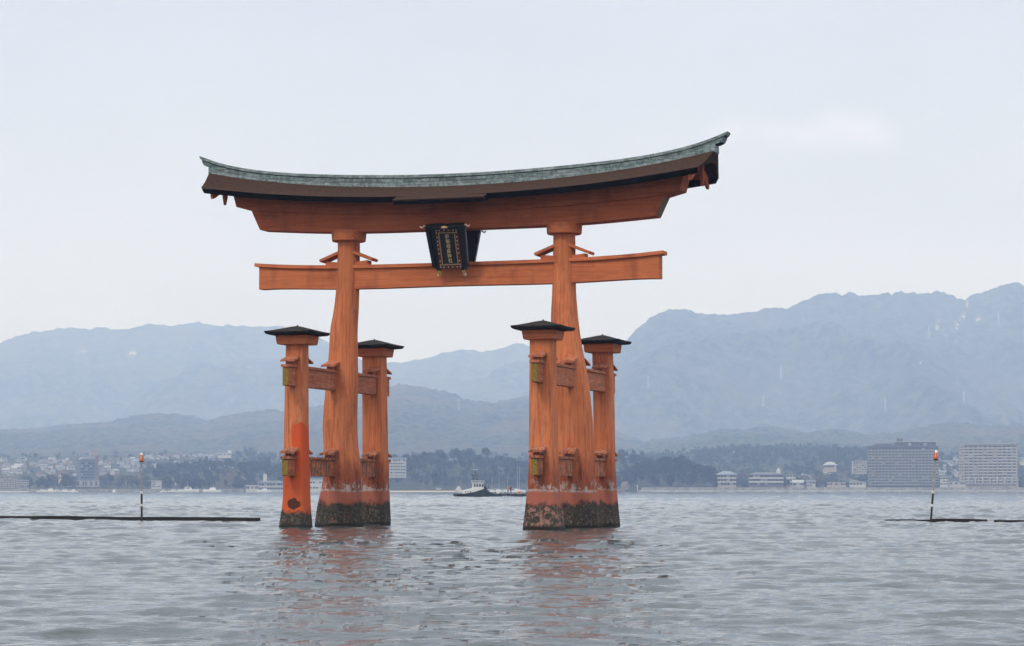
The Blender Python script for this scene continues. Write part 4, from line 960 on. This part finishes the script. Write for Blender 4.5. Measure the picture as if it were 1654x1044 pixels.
for x, z in ((.0, 5.05), (1.1, 5.05), (.55, 5.9), (.1, 4.3), (1.0, 4.25)): cyl(M_black, (x, 0, z-.13), (x, 0, z+.13), .11, ms, 'lamp')
cyl(M_black, (3.05, .3, 1.6), (3.0, .3, 2.5), .28, tug, 'funnel', .24)
for x in (-3.6, -2.9, -2.2): cyl(M_black, (x, -1.66, .35), (x, -1.92, .35), .34, tug, 'tyre_fender', n=14)
mb = MB(); mb.bar((3.2, -.9, 1.7), (3.9, -1.0, 2.5), .07); mb.build('davit', M_black, tug)
# barge pushed behind the tugboat
BR = 575.; xb0 = X_of(792, BR)
barge = root_at('work_barge', 838, BR, 'long low black work barge behind the tugboat', 'barge', None, 2)
mb = MB(); mb.loft([[(x, y, z) for x, z in ((-6.8, -.6), (10.5, -.6), (10.8, .7), (-7.1, .7))] for y in (-2.2, 2.2)]); mb.build('hull', M_hulld, barge)
mb = MB(); mb.box(-6.9, 10.6, -2.1, 2.1, .703, .76); mb.build('deck', M_deck, barge)
for k in range(10): cyl(M_black, (-6.3+k*1.8, -2.3, -.2), (-6.3+k*1.8, -2.3, .78), .16, barge, 'fender_post')
for x in (-5.8, -3.4, 1.8, 4): cyl(M_black, (x, -1.7, .76), (x, -1.7, 1.12), .13, barge, 'bollard', .16)
M_crate = simple('faded orange crate', (.45, .2, .1), .2, 3); 
for i, (x, w_, h_, m_, lb) in enumerate(((-5.1, .7, .45, M_hullw, 'white box on the barge deck nearest the tugboat'), (-4.1, .5, .55, M_conc, 'grey box on the barge deck beside the white one'), (.15, 1.0, .5, M_crate, 'faded orange crate on the barge deck right of the two men'), (2.6, .8, .6, M_hullw, 'white cone shaped float box at the right end of the barge deck'))):
    mb = MB(); mb.loft([[(-w_/2, -.3, z), (w_/2, -.3, z), (w_/2, .3, z), (-w_/2, .3, z)] for z in (0, h_*.8)]); a = barge.rotation_euler.z
    p = barge.matrix_basis @ Vector((x, -.8, .765)); p = Vector((barge.location.x+x*math.cos(a)+.8*math.sin(a), barge.location.y+x*math.sin(a)-.8*math.cos(a), .765))
    o = mb.build('deck_box', m_, None, bevel=.04, loc=p); o.rotation_euler = (0, 0, a); tag(o, lb, 'box')
    lm = MB(); lm.box(-w_/2-.03, w_/2+.03, -.33, .33, h_*.8+.003, h_*.8+.06); lm.build('lid', m_, o)
# people on the barge (about ten pixels tall): one skinned body each
def person(px, py, pz, yaw, arm, top, trou, label, lean=0.):
    s = 1.0; J = {'pel': (0, 0, .95), 'sp': (0, lean*.15, 1.2), 'ch': (0, lean*.3, 1.42), 'nk': (0, lean*.36, 1.52), 'hd': (0, lean*.4, 1.64), 'tp': (0, lean*.4, 1.73)}
    vs = []; es = []; rs = []
    def av(p, r, par=None): vs.append(p); rs.append(r); i = len(vs)-1; (es.append((par, i)) if par is not None else None); return i
    pel = av(J['pel'], .15); sp = av(J['sp'], .14, pel); ch = av(J['ch'], .16, sp); nk = av(J['nk'], .055, ch); hd = av(J['hd'], .10, nk); av(J['tp'], .07, hd)
    for sx, (ax, ay, az) in zip((-1, 1), arm):
        hip = av((sx*.10, 0, .88), .095, pel); kn = av((sx*.13, -.03, .48), .065, hip); an = av((sx*.15, .02, .10), .042, kn); av((sx*.16, -.15, .04), .035, an)
        sh = av((sx*.2, lean*.3, 1.40), .065, ch); el_ = av((sx*.2+sx*ax*.5, lean*.3+ay*.4, 1.40-.29), .045, sh); wr = av((sx*.2+sx*ax*.6, lean*.3+ay, 1.40-az), .028, el_)
        d = Vector((0, ay, -.6)).normalized(); pm = av(tuple(Vector(vs[wr])+d*.07), .03, wr)
        for k in range(4): av(tuple(Vector(vs[pm])+d*(.075-.01*abs(k-1))+Vector((0, (k-1.5)*.022, 0))), .009, pm)
        av(tuple(Vector(vs[wr])+d*.06+Vector((0, -.05, 0))), .010, wr)
    me = bpy.data.meshes.new('person'); me.from_pydata(vs, es, []); ob = bpy.data.objects.new('person', me); COL.objects.link(ob)
    md = ob.modifiers.new('s', 'SKIN'); sv = me.skin_vertices[0].data
    for i, r_ in enumerate(rs): sv[i].radius = (r_, r_*.8 if i in (0, 1, 2) else r_)
    sv[0].use_root = True; sb2 = ob.modifiers.new('u', 'SUBSURF'); sb2.levels = 1; sb2.render_levels = 1
    dg = bpy.context.evaluated_depsgraph_get(); m2 = bpy.data.meshes.new_from_object(ob.evaluated_get(dg)); bpy.data.objects.remove(ob)
    for q in (M_skin, top, trou): m2.materials.append(q)
    for p_ in m2.polygons:
        z = p_.center.z; x = abs(p_.center.x)
        p_.material_index = 0 if z > 1.5 or (z < .98 and x > .2 and z > .6) else (1 if z > .93 else 2)
    m2.polygons.foreach_set('use_smooth', [True]*len(m2.polygons))
    o = bpy.data.objects.new('person', m2); COL.objects.link(o); o.location = (px, py, pz); o.rotation_euler = (0, 0, yaw); tag(o, label, 'person')
    hm = MB(); hm.lathe([(.118, 1.66), (.122, 1.71), (.09, 1.78), (.02, 1.80)], 12, (0, lean*.4+.01)); hm.build('cap', trou, o, smooth=True)
    fm = MB()
    for sx in (-1, 1): fm.box(sx*.035-.012, sx*.035+.012, lean*.4-.108, lean*.4-.094, 1.645, 1.66)
    fm.build('eyes', M_black, o); nm_ = MB(); nm_.loft([[(-.012, lean*.4-.09, 1.60), (.012, lean*.4-.09, 1.60), (0, lean*.4-.125, 1.605)], [(-.006, lean*.4-.09, 1.65), (.006, lean*.4-.09, 1.65), (0, lean*.4-.1, 1.65)]]); nm_.build('nose', M_skin, o)
M_skin = mat('skin', (.45, .27, .19), .6); M_navy = wallm('dark blue work clothes', (.03, .035, .05)); M_orgv = mat('orange vest', (.55, .16, .06), .7)
a = barge.rotation_euler.z
def on_barge(u, ly=.1): x = X_of(u, BR)-barge.location.x; return barge.location.x+x, barge.location.y+x*math.sin(a)+ly
px, py = on_barge(820.5); person(px, py, .755, .6, ((.12, -.2, .5), (.1, .02, .58)), M_orgv, M_navy, 'man in an orange top standing left of another on the barge')
px, py = on_barge(825.2); person(px, py, .755, -.9, ((.1, -.28, .42), (.16, -.05, .55)), M_navy, M_navy, 'man in dark clothes standing on the barge with arms forward', -.12)

# ------------------------------------------------------------------ marker poles and floating booms
M_polew = simple('weathered white pole', (.30, .28, .26), .3, 6, .7); M_poled = simple('fouled dark pole', (.035, .03, .025), .5, 12, .9); M_mark = mat('orange marker drum', (.62, .13, .03), .55)
def marker_pole(ub, vb_, ut, vt_, R, label):
    xb_, zt = X_of(ub, R), Z_of(vt_, R); xt = X_of(ut, R)
    r = empty('marker_pole', (xb_, R-CD, 0)); tag(r, label, 'marker pole', 'orange topped marker poles')
    A = lambda t: (t*(xt-xb_), 0, t*zt)
    cyl(M_poled, A(-.25), A(.405), .052, r, 'lower_pole'); cyl(M_polew, A(.4051), A(.90), .044, r, 'upper_pole', .038)
    for t in (.22, .41): cyl(M_hullw, A(t), A(t+.035), .062, r, 'white_band')
    d = cyl(M_mark, A(.895), A(.985), .115, r, 'drum', .115, 16); cyl(M_black, A(.88), A(.8949), .10, r, 'drum_base', None, 16)
    cyl(M_hullw, A(.9851), A(1.02), .085, r, 'lamp', .05, 12)
    for q in (-1, 1): p = A(.92); p2 = A(.975); cyl(M_hullw, (p[0]+q*.04, -.118, p[2]), (p2[0]+q*.04, -.118, p2[2]), .012, d, 'stripe')
marker_pole(231, 838, 229.3, 734, 121, 'upright white pole with an orange drum on top at the left floating boom')
marker_pole(1501, 845, 1511.5, 730, 117, 'leaning pole with an orange drum on top at the right floating booms')
def boom(u0, R0, u1, R1, z0, z1, label, seed, half=.16, flat=False):
    x0_, y0_, _ = W(u0, R0); x1_, y1_, _ = W(u1, R1); L = math.hypot(x1_-x0_, y1_-y0_); a = math.atan2(y1_-y0_, x1_-x0_)
    mb = MB(); rings = []; n = max(8, int(L/.35))
    for i in range(n+1):
        t = i/n; x = L*t; w_ = .022*float(fbm(np.array([x*.9+seed]), np.array([seed*1.]), 4, seed)[0]); sag = .01*math.sin(x*.8+seed)
        rings.append([(x, -half, z0), (x, half, z0), (x, half*.9, z1+w_+sag), (x, -half*.9, z1+w_+sag)])
    mb.loft(rings)
    m = simple('tarred timber', (.02, .016, .014), .6, 5, .85, .2, .02); g = NG(m); o_ = g.obj(); n1 = g.noise(o_, 3.5, 8, .75)
    g.col(g.mix(g.rng(n1, .60, .72, 0, .8), (.018, .014, .012), (.12, .045, .025)))
    o = mb.build('floating_boom', m, None, loc=(x0_, y0_, 0)); o.rotation_euler = (0, 0, a); tag(o, label, 'floating boom')
    fm = MB(); k = 1.6
    return o
boom(-40, 128, 419, 118.5, -.15, .21, 'long black timber boom floating across the left of the water', 3, .18)
boom(1428, 121, 1501, 119.2, -.15, .10, 'thin dark timber boom left of the leaning pole', 5, .09)
boom(1502, 118, 1590, 115.8, -.15, .155, 'thick dark timber boom right of the leaning pole', 7, .13)
boom(1603, 115.8, 1700, 115, -.15, .12, 'dark timber boom half awash at the right edge', 9, .1)

# ------------------------------------------------------------------ power pylons on the mountain
M_steel = mat('galvanised steel', (.6, .62, .65), .5, .2)
def pylon_proto(h=36):
    r = empty('power_pylon'); mb = MB()
    for sx in (-1, 1):
        for sy in (-1, 1): mb.bar((sx*3.2, sy*3.2, -6), (sx*.5, sy*.5, h), .2, .15, 4)
    for k in range(6):
        z = k*h/6; z2 = z+h/6; w1 = 3.2-2.7*z/h; w2 = 3.2-2.7*z2/h
        for a, b in (((-w1, -w1), (w2, -w2)), ((w1, -w1), (-w2, -w2)), ((-w1, w1), (w2, w2))): mb.bar((*a, z), (*b, z2), .1, n=4)
    mb.build('lattice_mast', M_steel, r)
    for z, w_ in ((h*.72, 6.5), (h*.83, 5.5), (h*.94, 4.5)): mb = MB(); mb.bar((-w_, 0, z), (w_, 0, z), .16, n=4); mb.build('cross_arm', M_steel, r)
    return r
PY = [(1047, 628, 5600, 'leftmost pylon just right of the right rear pillar'), (1262, 612, 5500, 'pylon high on the middle slope'), (1233, 658, 4900, 'pylon low on the slope left of centre'), (1430, 664, 4850, 'tall pylon above the dark apartment block'),
      (1557, 652, 5000, 'pylon above the pale apartment block'), (1615, 525, 6400, 'highest pylon near the right hand summit'), (1502, 547, 6100, 'high pylon left of the rock scars'), (741, 664, 4150, 'lone pylon seen between the pillars')]
pp = None
dgr = bpy.context.evaluated_depsgraph_get()
for i, (u, v, R, lb) in enumerate(PY):
    dv = Vector(((u-827)/F, 1, (792-v)/F)); hit = S.ray_cast(dgr, Vector((0, 200, CH+300*dv.z)), dv.normalized()); 
    pos = None
    o0 = Vector((0, -CD, CH)); start = o0+dv*4000
    hit = S.ray_cast(dgr, start, dv.normalized())
    if hit[0] and hit[4] and hit[4].name.startswith(('mountain', 'hill')): pos = hit[1]
    else: pos = Vector(W(u, R, Z_of(v, R)))
    if pp is None: pp = pylon_proto(); o = pp
    else: o = copy_tree(pp)
    sc = (pos.y+CD)/5200*.75; o.location = pos; o.scale = (sc,)*3; tag(o, 'pale steel power pylon: '+lb, 'power pylon', 'power pylons on the mountain slopes')
for o in S.objects:                                   # nothing may stay without a description
    if o.parent is None and o.type in ('MESH', 'EMPTY') and 'label' not in o: print('UNLABELLED', o.name)
